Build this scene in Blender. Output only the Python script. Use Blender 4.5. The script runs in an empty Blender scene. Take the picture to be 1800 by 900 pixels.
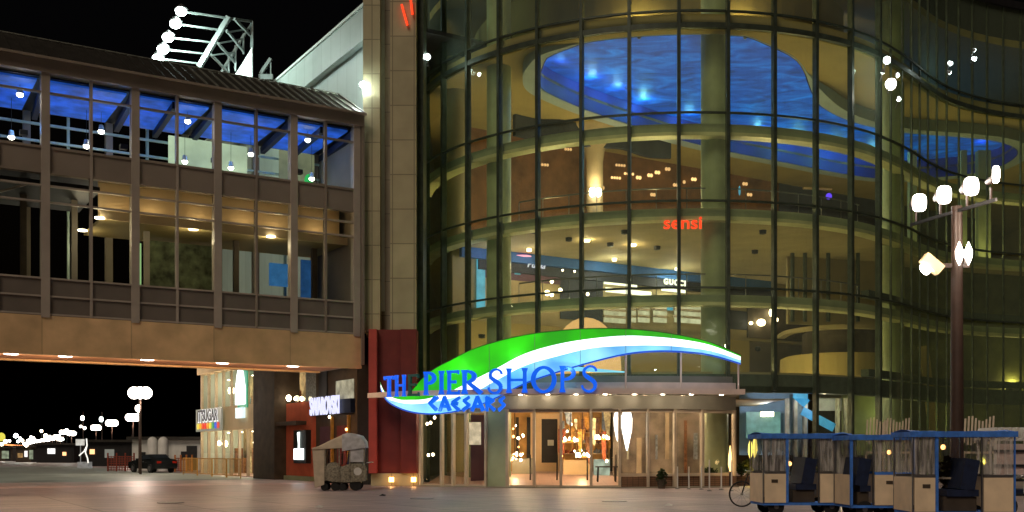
import bpy, bmesh, math, random
from mathutils import Vector, Matrix
random.seed(7)
S = bpy.context.scene
C = S.collection
R = math.radians
PI = math.pi

# ------------------------------------------------------------------ camera
cam_d = bpy.data.cameras.new('camera')
cam = bpy.data.objects.new('camera', cam_d); C.objects.link(cam)
cam.location = (0, 0, 1.55); cam.rotation_euler = (R(90), 0, 0)
cam_d.sensor_width = 36; cam_d.lens = 38
cam_d.shift_y = 345/1800
cam_d.clip_start = .1; cam_d.clip_end = 3000
S.camera = cam
# ------------------------------------------------------------------ world: night sky
W = bpy.data.worlds.new('World'); S.world = W; W.use_nodes = True
nt = W.node_tree; nt.nodes.clear()
wo = nt.nodes.new('ShaderNodeOutputWorld'); bg = nt.nodes.new('ShaderNodeBackground')
sk = nt.nodes.new('ShaderNodeTexSky'); sk.sky_type = 'NISHITA'; sk.sun_disc = False
sk.sun_elevation = R(-3); sk.sun_rotation = R(200); sk.air_density = 1
nt.links.new(sk.outputs[0], bg.inputs[0]); bg.inputs[1].default_value = .02
nt.links.new(bg.outputs[0], wo.inputs[0])
# city glow from the street behind the camera
sd = bpy.data.lights.new('street_glow', 'SUN'); sd.energy = 1.12; sd.angle = R(25); sd.color = (1, .80, .62)
so = bpy.data.objects.new('street_glow', sd); C.objects.link(so)
so.rotation_euler = (R(47), 0, R(-26))
S.view_settings.view_transform = 'Standard'; S.view_settings.look = 'None'
S.view_settings.exposure = 0; S.view_settings.gamma = 1; S.view_settings.use_curve_mapping = False
S.cycles.use_denoising = True
S.cycles.max_bounces = 8; S.cycles.diffuse_bounces = 3; S.cycles.glossy_bounces = 3
S.cycles.transparent_max_bounces = 16; S.cycles.transmission_bounces = 4
S.cycles.sample_clamp_indirect = 4; S.cycles.use_light_tree = True
S.cycles.caustics_reflective = False; S.cycles.caustics_refractive = False

# ------------------------------------------------------------------ materials
def M(name, col, rough=.7, var=.25, scale=1.5, bump=0., metal=0., emit=0., ecol=None, spec=.4, fine=40.):
    m = bpy.data.materials.new(name); m.use_nodes = True
    n = m.node_tree.nodes; l = m.node_tree.links; b = n['Principled BSDF']
    tc = n.new('ShaderNodeTexCoord')
    no = n.new('ShaderNodeTexNoise'); no.inputs['Scale'].default_value = scale; no.inputs['Detail'].default_value = 6
    l.new(tc.outputs['Object'], no.inputs['Vector'])
    cr = n.new('ShaderNodeValToRGB'); l.new(no.outputs[0], cr.inputs[0])
    cr.color_ramp.elements[0].position = .3; cr.color_ramp.elements[1].position = .7
    cr.color_ramp.elements[0].color = tuple(c*(1-var) for c in col)+(1,)
    cr.color_ramp.elements[1].color = tuple(min(1, c*(1+var)) for c in col)+(1,)
    l.new(cr.outputs[0], b.inputs['Base Color'])
    b.inputs['Roughness'].default_value = rough; b.inputs['Metallic'].default_value = metal
    b.inputs['Specular IOR Level'].default_value = spec
    if bump:
        n2 = n.new('ShaderNodeTexNoise'); n2.inputs['Scale'].default_value = fine; n2.inputs['Detail'].default_value = 4
        l.new(tc.outputs['Object'], n2.inputs['Vector'])
        bp = n.new('ShaderNodeBump'); bp.inputs['Strength'].default_value = bump; bp.inputs['Distance'].default_value = .02
        l.new(n2.outputs[0], bp.inputs['Height']); l.new(bp.outputs[0], b.inputs['Normal'])
    if emit:
        b.inputs['Emission Strength'].default_value = emit
        if ecol is None: l.new(cr.outputs[0], b.inputs['Emission Color'])
        else: b.inputs['Emission Color'].default_value = tuple(ecol)+(1,)
    return m
def E(name, col, s, var=.12, scale=3):
    m = M(name, col, .5, var, scale, emit=s)
    n = m.node_tree.nodes; l = m.node_tree.links; b = n['Principled BSDF']
    for k in list(b.inputs['Base Color'].links): l.remove(k)
    b.inputs['Base Color'].default_value = tuple(c*.12 for c in col)+(1,)
    return m
def glass(name, tint=(.86, .92, .86), ior=1.3, rough=.03, gcol=(.9, 1, .95), haze=0., dcol=(.6,.58,.55)):
    m = bpy.data.materials.new(name); m.use_nodes = True
    n = m.node_tree.nodes; l = m.node_tree.links; n.clear()
    o = n.new('ShaderNodeOutputMaterial'); mx = n.new('ShaderNodeMixShader'); ge = n.new('ShaderNodeNewGeometry')
    t = n.new('ShaderNodeBsdfTransparent'); g = n.new('ShaderNodeBsdfGlossy')
    t.inputs[0].default_value = tuple(tint)+(1,); g.inputs[0].default_value = tuple(gcol)+(1,); g.inputs['Roughness'].default_value = rough
    dt = n.new('ShaderNodeVectorMath'); dt.operation = 'DOT_PRODUCT'; l.new(ge.outputs['Normal'], dt.inputs[0]); l.new(ge.outputs['Incoming'], dt.inputs[1])
    def mth(op, a, b=None):
        x = n.new('ShaderNodeMath'); x.operation = op; x.use_clamp = op == 'ADD'
        l.new(a, x.inputs[0]) if not isinstance(a, float) else setattr(x.inputs[0], 'default_value', a)
        if b is not None: x.inputs[1].default_value = b
        return x.outputs[0]
    ab = mth('ABSOLUTE', dt.outputs['Value']); sb_ = n.new('ShaderNodeMath'); sb_.operation = 'SUBTRACT'; sb_.inputs[0].default_value = 1; l.new(ab, sb_.inputs[1])
    f0 = ((ior-1)/(ior+1))**2*2; fac = mth('ADD', mth('MULTIPLY', mth('POWER', sb_.outputs[0], 5.), .8-f0), f0)
    tc = n.new('ShaderNodeTexCoord'); no = n.new('ShaderNodeTexNoise'); no.inputs['Scale'].default_value = .7
    l.new(tc.outputs['Object'], no.inputs['Vector'])
    bp = n.new('ShaderNodeBump'); bp.inputs['Strength'].default_value = .05; l.new(no.outputs[0], bp.inputs['Height']); l.new(bp.outputs[0], g.inputs['Normal'])
    l.new(fac, mx.inputs[0]); l.new(t.outputs[0], mx.inputs[1]); l.new(g.outputs[0], mx.inputs[2])
    last = mx
    if haze:  # diffuse layer: painted sheen on the building glass, cloudiness on the vinyl
        df = n.new('ShaderNodeBsdfDiffuse'); df.inputs[0].default_value = tuple(dcol)+(1,)
        m2 = n.new('ShaderNodeMixShader'); n3 = n.new('ShaderNodeTexNoise'); n3.inputs['Scale'].default_value = 5; n3.inputs['Detail'].default_value = 5
        mp = n.new('ShaderNodeMapping'); mp.inputs['Scale'].default_value = (3, 3, .35)
        l.new(tc.outputs['Object'], mp.inputs[0]); l.new(mp.outputs[0], n3.inputs['Vector'])
        mr = n.new('ShaderNodeMapRange'); mr.inputs[1].default_value = .4; mr.inputs[2].default_value = .75; lo, hi = (.3, 1.8) if haze > .3 else (.85, 1.15)
        mr.inputs[3].default_value = haze*lo; mr.inputs[4].default_value = haze*hi
        l.new(n3.outputs[0], mr.inputs[0]); l.new(mr.outputs[0], m2.inputs[0]); l.new(mx.outputs[0], m2.inputs[1]); l.new(df.outputs[0], m2.inputs[2]); last = m2
    l.new(last.outputs[0], o.inputs[0])
    return m
def panelled(name, col, rough, bw, bh, mortar, line=.35, bump=.2, metal=0., var=.12, rot=(0, 0, 0), msize=.012):
    """sheet/tile cladding: brick texture without offset for the joints"""
    m = M(name, col, rough, var, .8, metal=metal)
    n = m.node_tree.nodes; l = m.node_tree.links; b = n['Principled BSDF']
    cr = [x for x in n if x.type == 'VALTORGB'][0]; tc = [x for x in n if x.type == 'TEX_COORD'][0]
    br = n.new('ShaderNodeTexBrick'); br.offset = 0; br.inputs['Scale'].default_value = 1
    br.inputs['Brick Width'].default_value = bw; br.inputs['Row Height'].default_value = bh; br.inputs['Mortar Size'].default_value = msize
    mp = n.new('ShaderNodeMapping'); mp.inputs['Rotation'].default_value = rot
    l.new(tc.outputs['Object'], mp.inputs[0]); l.new(mp.outputs[0], br.inputs['Vector'])
    mix = n.new('ShaderNodeMix'); mix.data_type = 'RGBA'
    br.inputs['Color1'].default_value = (.85, .85, .85, 1); br.inputs['Color2'].default_value = (1, 1, 1, 1); br.inputs['Mortar'].default_value = (line, line, line, 1)
    mix.blend_type = 'MULTIPLY'; mix.inputs[0].default_value = 1
    l.new(cr.outputs[0], mix.inputs[6]); l.new(br.outputs[0], mix.inputs[7]); l.new(mix.outputs[2], b.inputs['Base Color'])
    return m

XZ = (R(-90), 0, 0)   # brick texture laid on a plane that contains x and z
m_ochre = M('ochre_plaster', (.36, .275, .105), .8, .08, .6)
m_ochre2 = M('tan_plaster', (.33, .27, .15), .8, .10, .9)
m_olive = M('olive_painted_steel', (.34, .40, .24), .5, .2, .8)
m_olive_l = M('pale_olive_trim', (.62, .62, .36), .5, .2, .8)  # light on the lower edge of the ring beams put into a paler colour
m_mull = M('dark_green_aluminium', (.05, .068, .048), .4, .3, 3, metal=.3)
m_mull_l = M('weathered_green_grey_aluminium', (.085, .11, .07), .4, .3, 3, metal=.3)  # lighter tone than the dark mullions, used along the flare
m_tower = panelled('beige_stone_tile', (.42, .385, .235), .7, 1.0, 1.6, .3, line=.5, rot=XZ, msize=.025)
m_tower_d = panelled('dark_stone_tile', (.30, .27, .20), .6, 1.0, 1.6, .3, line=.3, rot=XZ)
m_red = M('red_painted_panel', (.165, .022, .018), .6, .15, 2, bump=.1)
m_redlit = M('bright_red_panel', (.42, .06, .045), .6, .12, 2, bump=.1)  # lit copy of the red, brighter light on the left edge painted in
m_white_panel = panelled('pale_metal_siding', (.42, .50, .46), .5, 1.25, 60, .3, line=.7, rot=XZ, msize=.03, var=.06)
m_corner = M('pale_corner_pilaster', (.6, .68, .64), .6, .06)
m_bridge = M('brown_beige_metal', (.24, .205, .165), .6, .12, .7, bump=.1)
m_bridge_post = M('pale_brown_metal', (.36, .32, .27), .5, .12, 1)
m_bridge_fascia = panelled('tan_concrete_girder', (.72, .50, .26), .8, 3.42, 30, .3, line=.7, rot=XZ, msize=.025, var=.22)
m_soffit = panelled('terracotta_soffit_board', (.55, .30, .18), .8, 2.4, 1.2, .3, line=.55, var=.15, msize=.03)
m_spandrel = M('brown_spandrel_panel', (.15, .13, .108), .55, .12, 1)
m_roof = M('dark_standing_seam_metal', (.045, .042, .036), .45, .25, 2, metal=.4)
m_seam = M('roof_seam_metal', (.20, .21, .18), .4, .2, 2, metal=.4)
m_dark = M('near_black_metal', (.012, .012, .013), .5, .3, 3)
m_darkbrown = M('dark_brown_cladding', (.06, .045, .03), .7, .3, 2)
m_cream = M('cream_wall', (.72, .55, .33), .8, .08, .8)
m_teal = M('pale_teal_painted_metal', (.45, .62, .58), .5, .15, 2)
m_glass = glass('curtain_wall_glass', (.84, .90, .72), 1.22, haze=.13, dcol=(.42,.54,.42))  # pale veil painted in for the sheen of reflected lights
m_glass_r = glass('outer_curved_glass', (.74, .82, .55), 1.3, haze=.17, dcol=(.38,.50,.33))  # stronger painted veil for the hazy sheen of the outer glass
m_glass_b = glass('bridge_glass', (.85, .9, .85), 1.18)
m_glass_s = glass('shop_glass', (.92, .92, .88), 1.2)
m_vinyl = glass('clear_vinyl', (.88, .85, .8), 1.3, .15, haze=.5)
m_blue_canvas = M('blue_canvas', (.05, .20, .70), .7, .25, 6, bump=.3)
m_navy = M('navy_upholstery', (.007, .016, .05), .6, .3, 6, bump=.3)
m_beige = M('beige_fibreglass_panel', (.82, .67, .46), .55, .10, 3, bump=.1)
m_beige2 = M('grubby_tan_panel', (.46, .35, .22), .55, .2, 4, bump=.1)
m_rubber = M('black_rubber', (.012, .012, .012), .8, .3, 6)
m_steel = M('grey_steel', (.22, .22, .22), .35, .15, 6, metal=.8)
m_white = M('off_white_paint', (.62, .62, .58), .6, .1, 2)
m_canopy = M('mauve_grey_canopy_metal', (.66, .53, .47), .45, .12, 1.5)
m_canopy2 = M('grey_green_canopy_cladding', (.25, .235, .18), .6, .15, 1)
m_frame = M('bronze_door_frame', (.48, .40, .29), .45, .15, 2)
m_brick = panelled('brown_brick', (.20, .11, .06), .85, .25, .09, .3, line=.4, rot=XZ)
m_leaf = M('dark_evergreen_leaf', (.035, .07, .02), .6, .5, 9)
m_leaf2 = M('yellowish_leaf', (.10, .12, .02), .6, .4, 9)
m_bark = M('brown_bark', (.08, .055, .035), .9, .3, 8)
m_pole = M('brown_painted_pole', (.032, .018, .013), .5, .2, 3)
m_truss = M('galvanised_truss', (.17, .20, .19), .4, .15, 3, metal=.2)
m_wood = M('brown_timber_lining', (.17, .075, .028), .7, .35, 1.2)
m_navywall = M('dark_navy_wall', (.03, .035, .055), .7, .3, 1)
m_bluestrip = M('blue_painted_fascia', (.035, .12, .36), .6, .15, 1)
m_mauve = M('dark_plum_wall', (.10, .05, .08), .7, .2, 1)
m_pink_floor = panelled('pinkish_stone_floor', (.55, .36, .30), .35, .6, .6, .3, line=.7)
m_khaki = M('khaki_wicker', (.22, .20, .15), .8, .5, 14, bump=.5, fine=60)
m_tan_canvas = M('tan_canvas_hood', (.52, .45, .34), .8, .15, 4, bump=.2)
m_greyvinyl = M('grey_vinyl_cloth', (.45, .46, .48), .6, .25, 5, bump=.2)
m_carpaint = M('black_car_paint', (.012, .014, .014), .15, .2, 4, spec=.6)
m_orange_p = M('orange_plastic', (.45, .15, .03), .6, .15, 6)
m_redmesh = M('red_plastic_barrier', (.22, .04, .02), .7, .2, 6)
m_rail = M('ochre_painted_rail', (.50, .27, .05), .6, .2, 6)
m_picture = M('green_mural', (.13, .16, .085), .7, .75, 2.2)
m_bluedoor = M('blue_door_panel', (.03, .14, .35), .5, .3, 1)
m_red_wall = M('salmon_red_render', (.55, .13, .07), .8, .15, 1.5, bump=.2)
m_stripe = M('silver_glass_brick', (.35, .36, .30), .4, .3, 2)
# lights
e_white = E('cool_white_lamp', (.82, 1, .92), 30, 0)
e_warm = E('warm_lamp', (1, .80, .52), 14, 0)
e_warm_hi = E('hot_white_warm_lamp', (1, .90, .78), 22, 0)
e_orange = E('orange_lamp', (1, .45, .14), 8, 0)
e_dim = E('dim_orange_lamp', (1, .50, .22), 2.0, 0)
e_down = E('downlight_disc', (1, .84, .60), 9, 0)
e_shelf = E('lit_cream_shelf', (.85, .80, .52), .75, .35, 2.5)
e_shelfline = E('lit_white_shelf_edge', (1, .95, .75), 2.2, .05)
e_blue = E('blue_lettering', (.002, .115, .84), 1.0, .15, 2)
e_blue_l = E('deep_blue_letter_edge', (.005, .05, .45), .6, .1)
e_caesar = E('azure_lettering', (.002, .13, .85), 1.0, .15, 2)
e_red = E('red_neon', (1, .05, .01), 1.6, 0)
e_swar = E('white_blue_lettering', (.72, .74, 1), 1.15, 0)
e_sign = E('lit_sign_board', (.50, .50, .38), .38, .1, 2)
e_cyan = E('cyan_lit_panel', (.12, .50, .78), .75, .3, 2)
e_violet = E('violet_lamp', (.12, .05, 1), 1.5, 0)
e_pink = E('pink_glow_lamp', (1, .35, .55), 1.8, 0)
e_green = E('green_lamp', (.05, 1, .25), 1.2, 0)
e_warmwin = E('warm_window', (.60, .33, .12), .5, .8, 1.7)
e_cool_win = E('cool_window', (.42, .50, .34), .5, .6, 1.3)
e_pier = E('orange_string_light', (1, .30, .10), 2.5, .2)

# wooden deck of the promenade: planks, wear, damp sheen
def deck_mat():
    m = M('worn_promenade_planks', (.56, .45, .45), .42, .22, .12)
    n = m.node_tree.nodes; l = m.node_tree.links; b = n['Principled BSDF']
    cr = [x for x in n if x.type == 'VALTORGB'][0]; tc = [x for x in n if x.type == 'TEX_COORD'][0]
    br = n.new('ShaderNodeTexBrick'); br.inputs['Scale'].default_value = 1
    br.inputs['Brick Width'].default_value = 3.6; br.inputs['Row Height'].default_value = .15; br.inputs['Mortar Size'].default_value = .008
    br.inputs['Color1'].default_value = (.72, .72, .72, 1); br.inputs['Color2'].default_value = (1.0, 1.0, 1.0, 1); br.inputs['Mortar'].default_value = (.35, .35, .35, 1)
    mp = n.new('ShaderNodeMapping'); mp.inputs['Rotation'].default_value = (0, 0, R(-31))
    l.new(tc.outputs['Object'], mp.inputs[0]); l.new(mp.outputs[0], br.inputs['Vector'])
    mix = n.new('ShaderNodeMix'); mix.data_type = 'RGBA'; mix.blend_type = 'MULTIPLY'; mix.inputs[0].default_value = 1
    l.new(cr.outputs[0], mix.inputs[6]); l.new(br.outputs[0], mix.inputs[7])
    st = n.new('ShaderNodeTexNoise'); st.inputs['Scale'].default_value = .9; st.inputs['Detail'].default_value = 8
    l.new(tc.outputs['Object'], st.inputs['Vector'])
    m2 = n.new('ShaderNodeMix'); m2.data_type = 'RGBA'; m2.blend_type = 'MULTIPLY'; m2.inputs[0].default_value = .8
    c2 = n.new('ShaderNodeValToRGB'); c2.color_ramp.elements[0].position = .32; c2.color_ramp.elements[0].color = (.55, .55, .58, 1); c2.color_ramp.elements[1].position = .6
    l.new(st.outputs[0], c2.inputs[0]); l.new(mix.outputs[2], m2.inputs[6]); l.new(c2.outputs[0], m2.inputs[7])
    b2 = n.new('ShaderNodeTexBrick'); b2.offset = 0; b2.inputs['Scale'].default_value = 1; b2.inputs['Brick Width'].default_value = 2.7; b2.inputs['Row Height'].default_value = 2.7; b2.inputs['Mortar Size'].default_value = .035
    b2.inputs['Color1'].default_value = (.78,.78,.80,1); b2.inputs['Color2'].default_value = (1,1,1,1); b2.inputs['Mortar'].default_value = (.4,.38,.36,1); l.new(mp.outputs[0], b2.inputs['Vector'])
    m3 = n.new('ShaderNodeMix'); m3.data_type = 'RGBA'; m3.blend_type = 'MULTIPLY'; m3.inputs[0].default_value = 1; l.new(m2.outputs[2], m3.inputs[6]); l.new(b2.outputs[0], m3.inputs[7])
    l.new(m3.outputs[2], b.inputs['Base Color'])
    rr = n.new('ShaderNodeMapRange'); rr.inputs[3].default_value = .28; rr.inputs[4].default_value = .62
    l.new(st.outputs[0], rr.inputs[0]); l.new(rr.outputs[0], b.inputs['Roughness'])
    bp = n.new('ShaderNodeBump'); bp.inputs['Strength'].default_value = .25; bp.inputs['Distance'].default_value = .01
    l.new(br.outputs[1], bp.inputs['Height']); bp.invert = True; l.new(bp.outputs[0], b.inputs['Normal'])
    return m
m_deck = deck_mat()

# ------------------------------------------------------------------ mesh helpers
class MB:
    def __init__(s): s.v = []; s.f = []
    def add(s, vs, fs):
        o = len(s.v); s.v += [tuple(v) for v in vs]; s.f += [tuple(i+o for i in f) for f in fs]; return s
    def box(s, x0, x1, y0, y1, z0, z1):
        return s.add([(x0,y0,z0),(x1,y0,z0),(x1,y1,z0),(x0,y1,z0),(x0,y0,z1),(x1,y0,z1),(x1,y1,z1),(x0,y1,z1)],
                     [(0,3,2,1),(4,5,6,7),(0,1,5,4),(1,2,6,5),(2,3,7,6),(3,0,4,7)])
    def obox(s, c, sz, rz=0, rx=0, ry=0):
        m = Matrix.Translation(c) @ Matrix.Rotation(rz, 4, 'Z') @ Matrix.Rotation(ry, 4, 'Y') @ Matrix.Rotation(rx, 4, 'X')
        a, b, c2 = sz[0]/2, sz[1]/2, sz[2]/2
        t = MB().box(-a, a, -b, b, -c2, c2)
        return s.add([m @ Vector(v) for v in t.v], t.f)
    def bar(s, p, q, w, h=None):
        h = h or w; p = Vector(p); q = Vector(q); d = (q-p)
        if d.length < 1e-6: return s
        d.normalize(); up = Vector((0,0,1)) if abs(d.z) < .95 else Vector((1,0,0))
        a = d.cross(up).normalized()*w/2; b = a.cross(d).normalized()*h/2
        return s.add([p-a-b,p+a-b,p+a+b,p-a+b,q-a-b,q+a-b,q+a+b,q-a+b],[(0,1,2,3),(7,6,5,4),(0,4,5,1),(1,5,6,2),(2,6,7,3),(3,7,4,0)])
    def cyl(s, p, q, r0, r1=None, n=14):
        r1 = r0 if r1 is None else r1; p = Vector(p); q = Vector(q); d = (q-p).normalized()
        up = Vector((0,0,1)) if abs(d.z) < .95 else Vector((1,0,0))
        a = d.cross(up).normalized(); b = a.cross(d)
        vs = [p+(a*math.cos(2*PI*i/n)+b*math.sin(2*PI*i/n))*r0 for i in range(n)]+[q+(a*math.cos(2*PI*i/n)+b*math.sin(2*PI*i/n))*r1 for i in range(n)]
        return s.add(vs, [(i,(i+1)%n,n+(i+1)%n,n+i) for i in range(n)]+[tuple(range(n-1,-1,-1)),tuple(range(n,2*n))])
    def tube(s, pts, r, n=6):
        for i in range(len(pts)-1): s.cyl(pts[i], pts[i+1], r, r, n)
        return s
    def lathe(s, c, prof, n=20):
        c = Vector(c); vs = []
        for (r, z) in prof:
            for i in range(n): vs.append(c+Vector((r*math.cos(2*PI*i/n), r*math.sin(2*PI*i/n), z)))
        fs = [(k*n+i, k*n+(i+1)%n, (k+1)*n+(i+1)%n, (k+1)*n+i) for k in range(len(prof)-1) for i in range(n)]
        fs += [tuple(range(n-1,-1,-1)), tuple(range((len(prof)-1)*n, len(prof)*n))]
        return s.add(vs, fs)
    def ball(s, c, r, sz=1., n=10):
        prof = [(max(.001, r*math.sin(PI*k/8)), -r*sz*math.cos(PI*k/8)) for k in range(9)]
        return s.lathe(c, prof, n)
    def prism(s, pts, y0, y1, ax='y'):
        """outline in x,z extruded along y (or z / x)"""
        n = len(pts)
        f = {'y': lambda a,b,t:(a,t,b), 'x': lambda a,b,t:(t,a,b), 'z': lambda a,b,t:(a,b,t)}[ax]
        vs = [f(a,b,y0) for a,b in pts]+[f(a,b,y1) for a,b in pts]
        return s.add(vs, [tuple(range(n)), tuple(range(2*n-1,n-1,-1))]+[(i,n+i,n+(i+1)%n,(i+1)%n) for i in range(n)])
    def band(s, path, w, z0, z1):
        """vertical-sided band following a plan path; w = thickness to the left normal side"""
        off = offset(path, w); vs = []
        for (a, b) in zip(path, off): vs += [(a[0],a[1],z0),(b[0],b[1],z0),(b[0],b[1],z1),(a[0],a[1],z1)]
        fs = []
        for i in range(len(path)-1):
            o = i*4; fs += [(o,o+4,o+5,o+1),(o+1,o+5,o+6,o+2),(o+2,o+6,o+7,o+3),(o+3,o+7,o+4,o)]
        fs += [(0,1,2,3), tuple(4*(len(path)-1)+k for k in (3,2,1,0))]
        return s.add(vs, fs)
def offset(path, w):
    out = []
    for i, p in enumerate(path):
        a = Vector(path[max(0,i-1)]); b = Vector(path[min(len(path)-1,i+1)]); d = (b-a).normalized()
        out.append((p[0]-d.y*w, p[1]+d.x*w))
    return out
def root(o):
    while o.parent: o = o.parent
    return o
def part(name, mb, mat, parent=None, world=False, smooth=False):
    vs = mb.v
    if world and parent is not None:
        r = root(parent); mi = (Matrix.Translation(r.location) @ Matrix.Rotation(r.rotation_euler.z, 4, 'Z')).inverted()
        vs = [tuple(mi @ Vector(v)) for v in vs]
    me = bpy.data.meshes.new(name); me.from_pydata(vs, [], mb.f); me.update()
    bm = bmesh.new(); bm.from_mesh(me); bmesh.ops.recalc_face_normals(bm, faces=bm.faces); bm.to_mesh(me); bm.free()
    if smooth:
        me.polygons.foreach_set('use_smooth', [True]*len(me.polygons))
        try: me.set_sharp_from_angle(angle=R(40))
        except Exception: pass
    me.materials.append(mat)
    o = bpy.data.objects.new(name, me); C.objects.link(o)
    if parent is not None: o.parent = parent
    return o
def tag(o, label, cat, group=None):
    o['label'] = label; o['category'] = cat
    if group: o['group'] = group
    return o
def thing(name, label, cat, loc=(0,0,0), rz=0, group=None):
    o = bpy.data.objects.new(name, None); C.objects.link(o); o.location = loc; o.rotation_euler = (0,0,rz); o.empty_display_size = .2
    return tag(o, label, cat, group)
def struct(name, mb, mat):
    o = part(name, mb, mat); o['kind'] = 'structure'; return o
def copy_thing(src, label, loc, rz=None, group=None):
    r = src.copy(); C.objects.link(r); r.location = loc
    if rz is not None: r.rotation_euler = (0,0,rz)
    r['label'] = label
    if group: r['group'] = group
    def rec(a, b):
        for ch in [c for c in bpy.data.objects if c.parent == a]:
            d = ch.copy(); C.objects.link(d); d.parent = b; rec(ch, d)
    rec(src, r)
    return r
def point(name, loc, power, col, parent=None, r=.04, spot=None, aim=None, blend=.6):
    ld = bpy.data.lights.new(name, 'SPOT' if spot else 'POINT'); ld.energy = power; ld.color = col; ld.shadow_soft_size = r
    o = bpy.data.objects.new(name, ld); C.objects.link(o)
    loc = Vector(loc)
    if spot:
        ld.spot_size = spot; ld.spot_blend = blend
    if parent is not None:
        rt = root(parent); mi = (Matrix.Translation(rt.location) @ Matrix.Rotation(rt.rotation_euler.z, 4, 'Z')).inverted()
        if aim is not None: aim = mi @ Vector(aim)
        loc = mi @ loc; o.parent = parent
    o.location = loc
    if spot and aim is not None:
        o.rotation_euler = (Vector(aim)-loc).to_track_quat('-Z', 'Y').to_euler()
    return o
F = 1900.
def at(px, py, Y): return Vector(((px-900)/F*Y, Y, 1.55+(795-py)/F*Y))
def gx(px, Y): return (px-900)/F*Y
def hz(py, Y): return 1.55+(795-py)/F*Y
D = Vector((.852, .524, 0)).normalized()        # grid: along the bridge, away to the right
N = Vector((-.524, .852, 0)).normalized()       # grid: along the promenade, away to the left
GR = math.atan2(D.y, D.x)

# ------------------------------------------------------------------ ground
g = MB(); g.add([(-1500,-60,0),(1500,-60,0),(1500,2200,0),(-1500,2200,0)], [(0,1,2,3)])
struct('promenade_ground', g, m_deck)
def strip(name, u0, u1, v0, v1, z, mat):
    struct(name, MB().add([tuple(D*u+N*v+Vector((0,0,z))) for u, v in ((u0,v0),(u1,v0),(u1,v1),(u0,v1))], [(0,1,2,3)]), mat)
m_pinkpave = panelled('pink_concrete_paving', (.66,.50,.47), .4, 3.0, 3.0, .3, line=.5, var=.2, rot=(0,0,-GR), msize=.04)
m_greenpave = M('greenish_worn_asphalt', (.30,.33,.29), .5, .3, .3)
m_darkboards = panelled('dark_weathered_boards', (.27,.215,.225), .38, 2.4, .6, .3, line=.4, var=.3, rot=(0,0,-GR), msize=.03)
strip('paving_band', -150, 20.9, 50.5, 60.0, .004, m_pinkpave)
strip('roadway', -150, 20.9, 60.03, 128, .004, m_greenpave)
strip('boardwalk_strip', -150, 60, 41.5, 50.45, .004, m_darkboards)

# ================================================================== ATRIUM
CX, CY, RR_ = 8.26, 61.79, 13.79
def arc(r, a0, a1, n): return [(CX+r*math.sin(R(a0+(a1-a0)*i/n)), CY-r*math.cos(R(a0+(a1-a0)*i/n))) for i in range(n+1)]
flare_pts = [(17.47,51.53),(18.75,52.8),(20,54.2),(21.8,56.4),(23.9,58.5),(27.0,60.4),(31.0,61.7),(36,62.5),(42,63)]
def smoothpath(pts, k=5):
    out = []
    for i in range(len(pts)-1):
        p0 = pts[max(0,i-1)]; p1 = pts[i]; p2 = pts[i+1]; p3 = pts[min(len(pts)-1,i+2)]
        for j in range(k):
            t = j/k
            out.append(tuple(.5*((2*p1[c])+(-p0[c]+p2[c])*t+(2*p0[c]-5*p1[c]+4*p2[c]-p3[c])*t*t+(-p0[c]+3*p1[c]-3*p2[c]+p3[c])*t**3) for c in (0,1)))
    out.append(pts[-1]); return out
DT = 9.095; T0 = -8.08
front = arc(RR_, -82, T0+5.5*DT, 60)
path = front + smoothpath(flare_pts)[1:]
def resample(p, step):
    out = [p[0]]; acc = 0
    for a, b in zip(p, p[1:]):
        L = math.dist(a, b)
        while acc+L >= step:
            t = (step-acc)/L; a = (a[0]+(b[0]-a[0])*t, a[1]+(b[1]-a[1])*t); out.append(a); L = math.dist(a, b); acc = 0
        acc += L
    return out
mull = [(CX+RR_*math.sin(R(T0+(k+.5)*DT)), CY-RR_*math.cos(R(T0+(k+.5)*DT))) for k in range(-8, 6)]
flare_m = resample(smoothpath(flare_pts), 1.25)[1:]
HT = 26.5
A = thing('glass_atrium_building', 'tall round glass fronted shopping building with dark mullions and lit floors inside', 'building', (CX, CY, 0))
# glass bays and mullions
allm = mull + flare_m
for i, p in enumerate(allm):
    q = Vector(p); j = min(len(allm)-1, i+1); k = max(0, i-1)
    d = (Vector(allm[j])-Vector(allm[k])).normalized(); rz = math.atan2(d.y, d.x)
    fl = i >= len(mull)
    z0 = 4.3 if (-1 < p[0] < 13.5) else 0
    mb = MB().obox((p[0], p[1], (HT+z0)/2), (.15 if not fl else .07, .28 if not fl else .10, HT-z0), rz)
    part('mullion', mb, m_mull_l if fl else m_mull, A, True)
bays = [front[0]]+allm
for a, b in zip(bays, bays[1:]):
    # curved inner bays are close to flat: one pane sheet each, split at floor lines
    z0 = 4.5 if (-1 < (a[0]+b[0])/2 < 13.5) else .15
    mb = MB()
    d = (Vector(b)-Vector(a)).normalized(); nrm = Vector((-d.y, d.x))*.012
    mb.add([(a[0],a[1],z0),(b[0],b[1],z0),(b[0],b[1],HT),(a[0],a[1],HT)], [(0,1,2,3)])
    part('glass_pane', mb, m_glass if a[0] < 17.6 else m_glass_r, A, True)
# transom rings on the glass
po = offset(path, -.10)
for z in (21.15, 16.63, 12.72, 8.86):
    part('transom_ring', MB().band(po, .10, z-.045, z+.045), m_mull, A, True)
part('transom_ring', MB().band(po, .2, 20.38, 20.62), m_mull, A, True)
# floor ring beams just inside the glass
pin = offset(path, .35)
for z0, z1 in ((15.72,16.25),(11.95,12.45),(8.12,8.6)):
    b1 = part('ring_beam', MB().band(pin, .55, z0+.16, z1), m_olive, A, True)
    part('beam_trim', MB().band(offset(path, .30), .65, z0, z0+.155), m_olive_l, b1, True)
part('ring_beam', MB().band(pin, .5, 20.46, 21.16), m_ochre, A, True)
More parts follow.
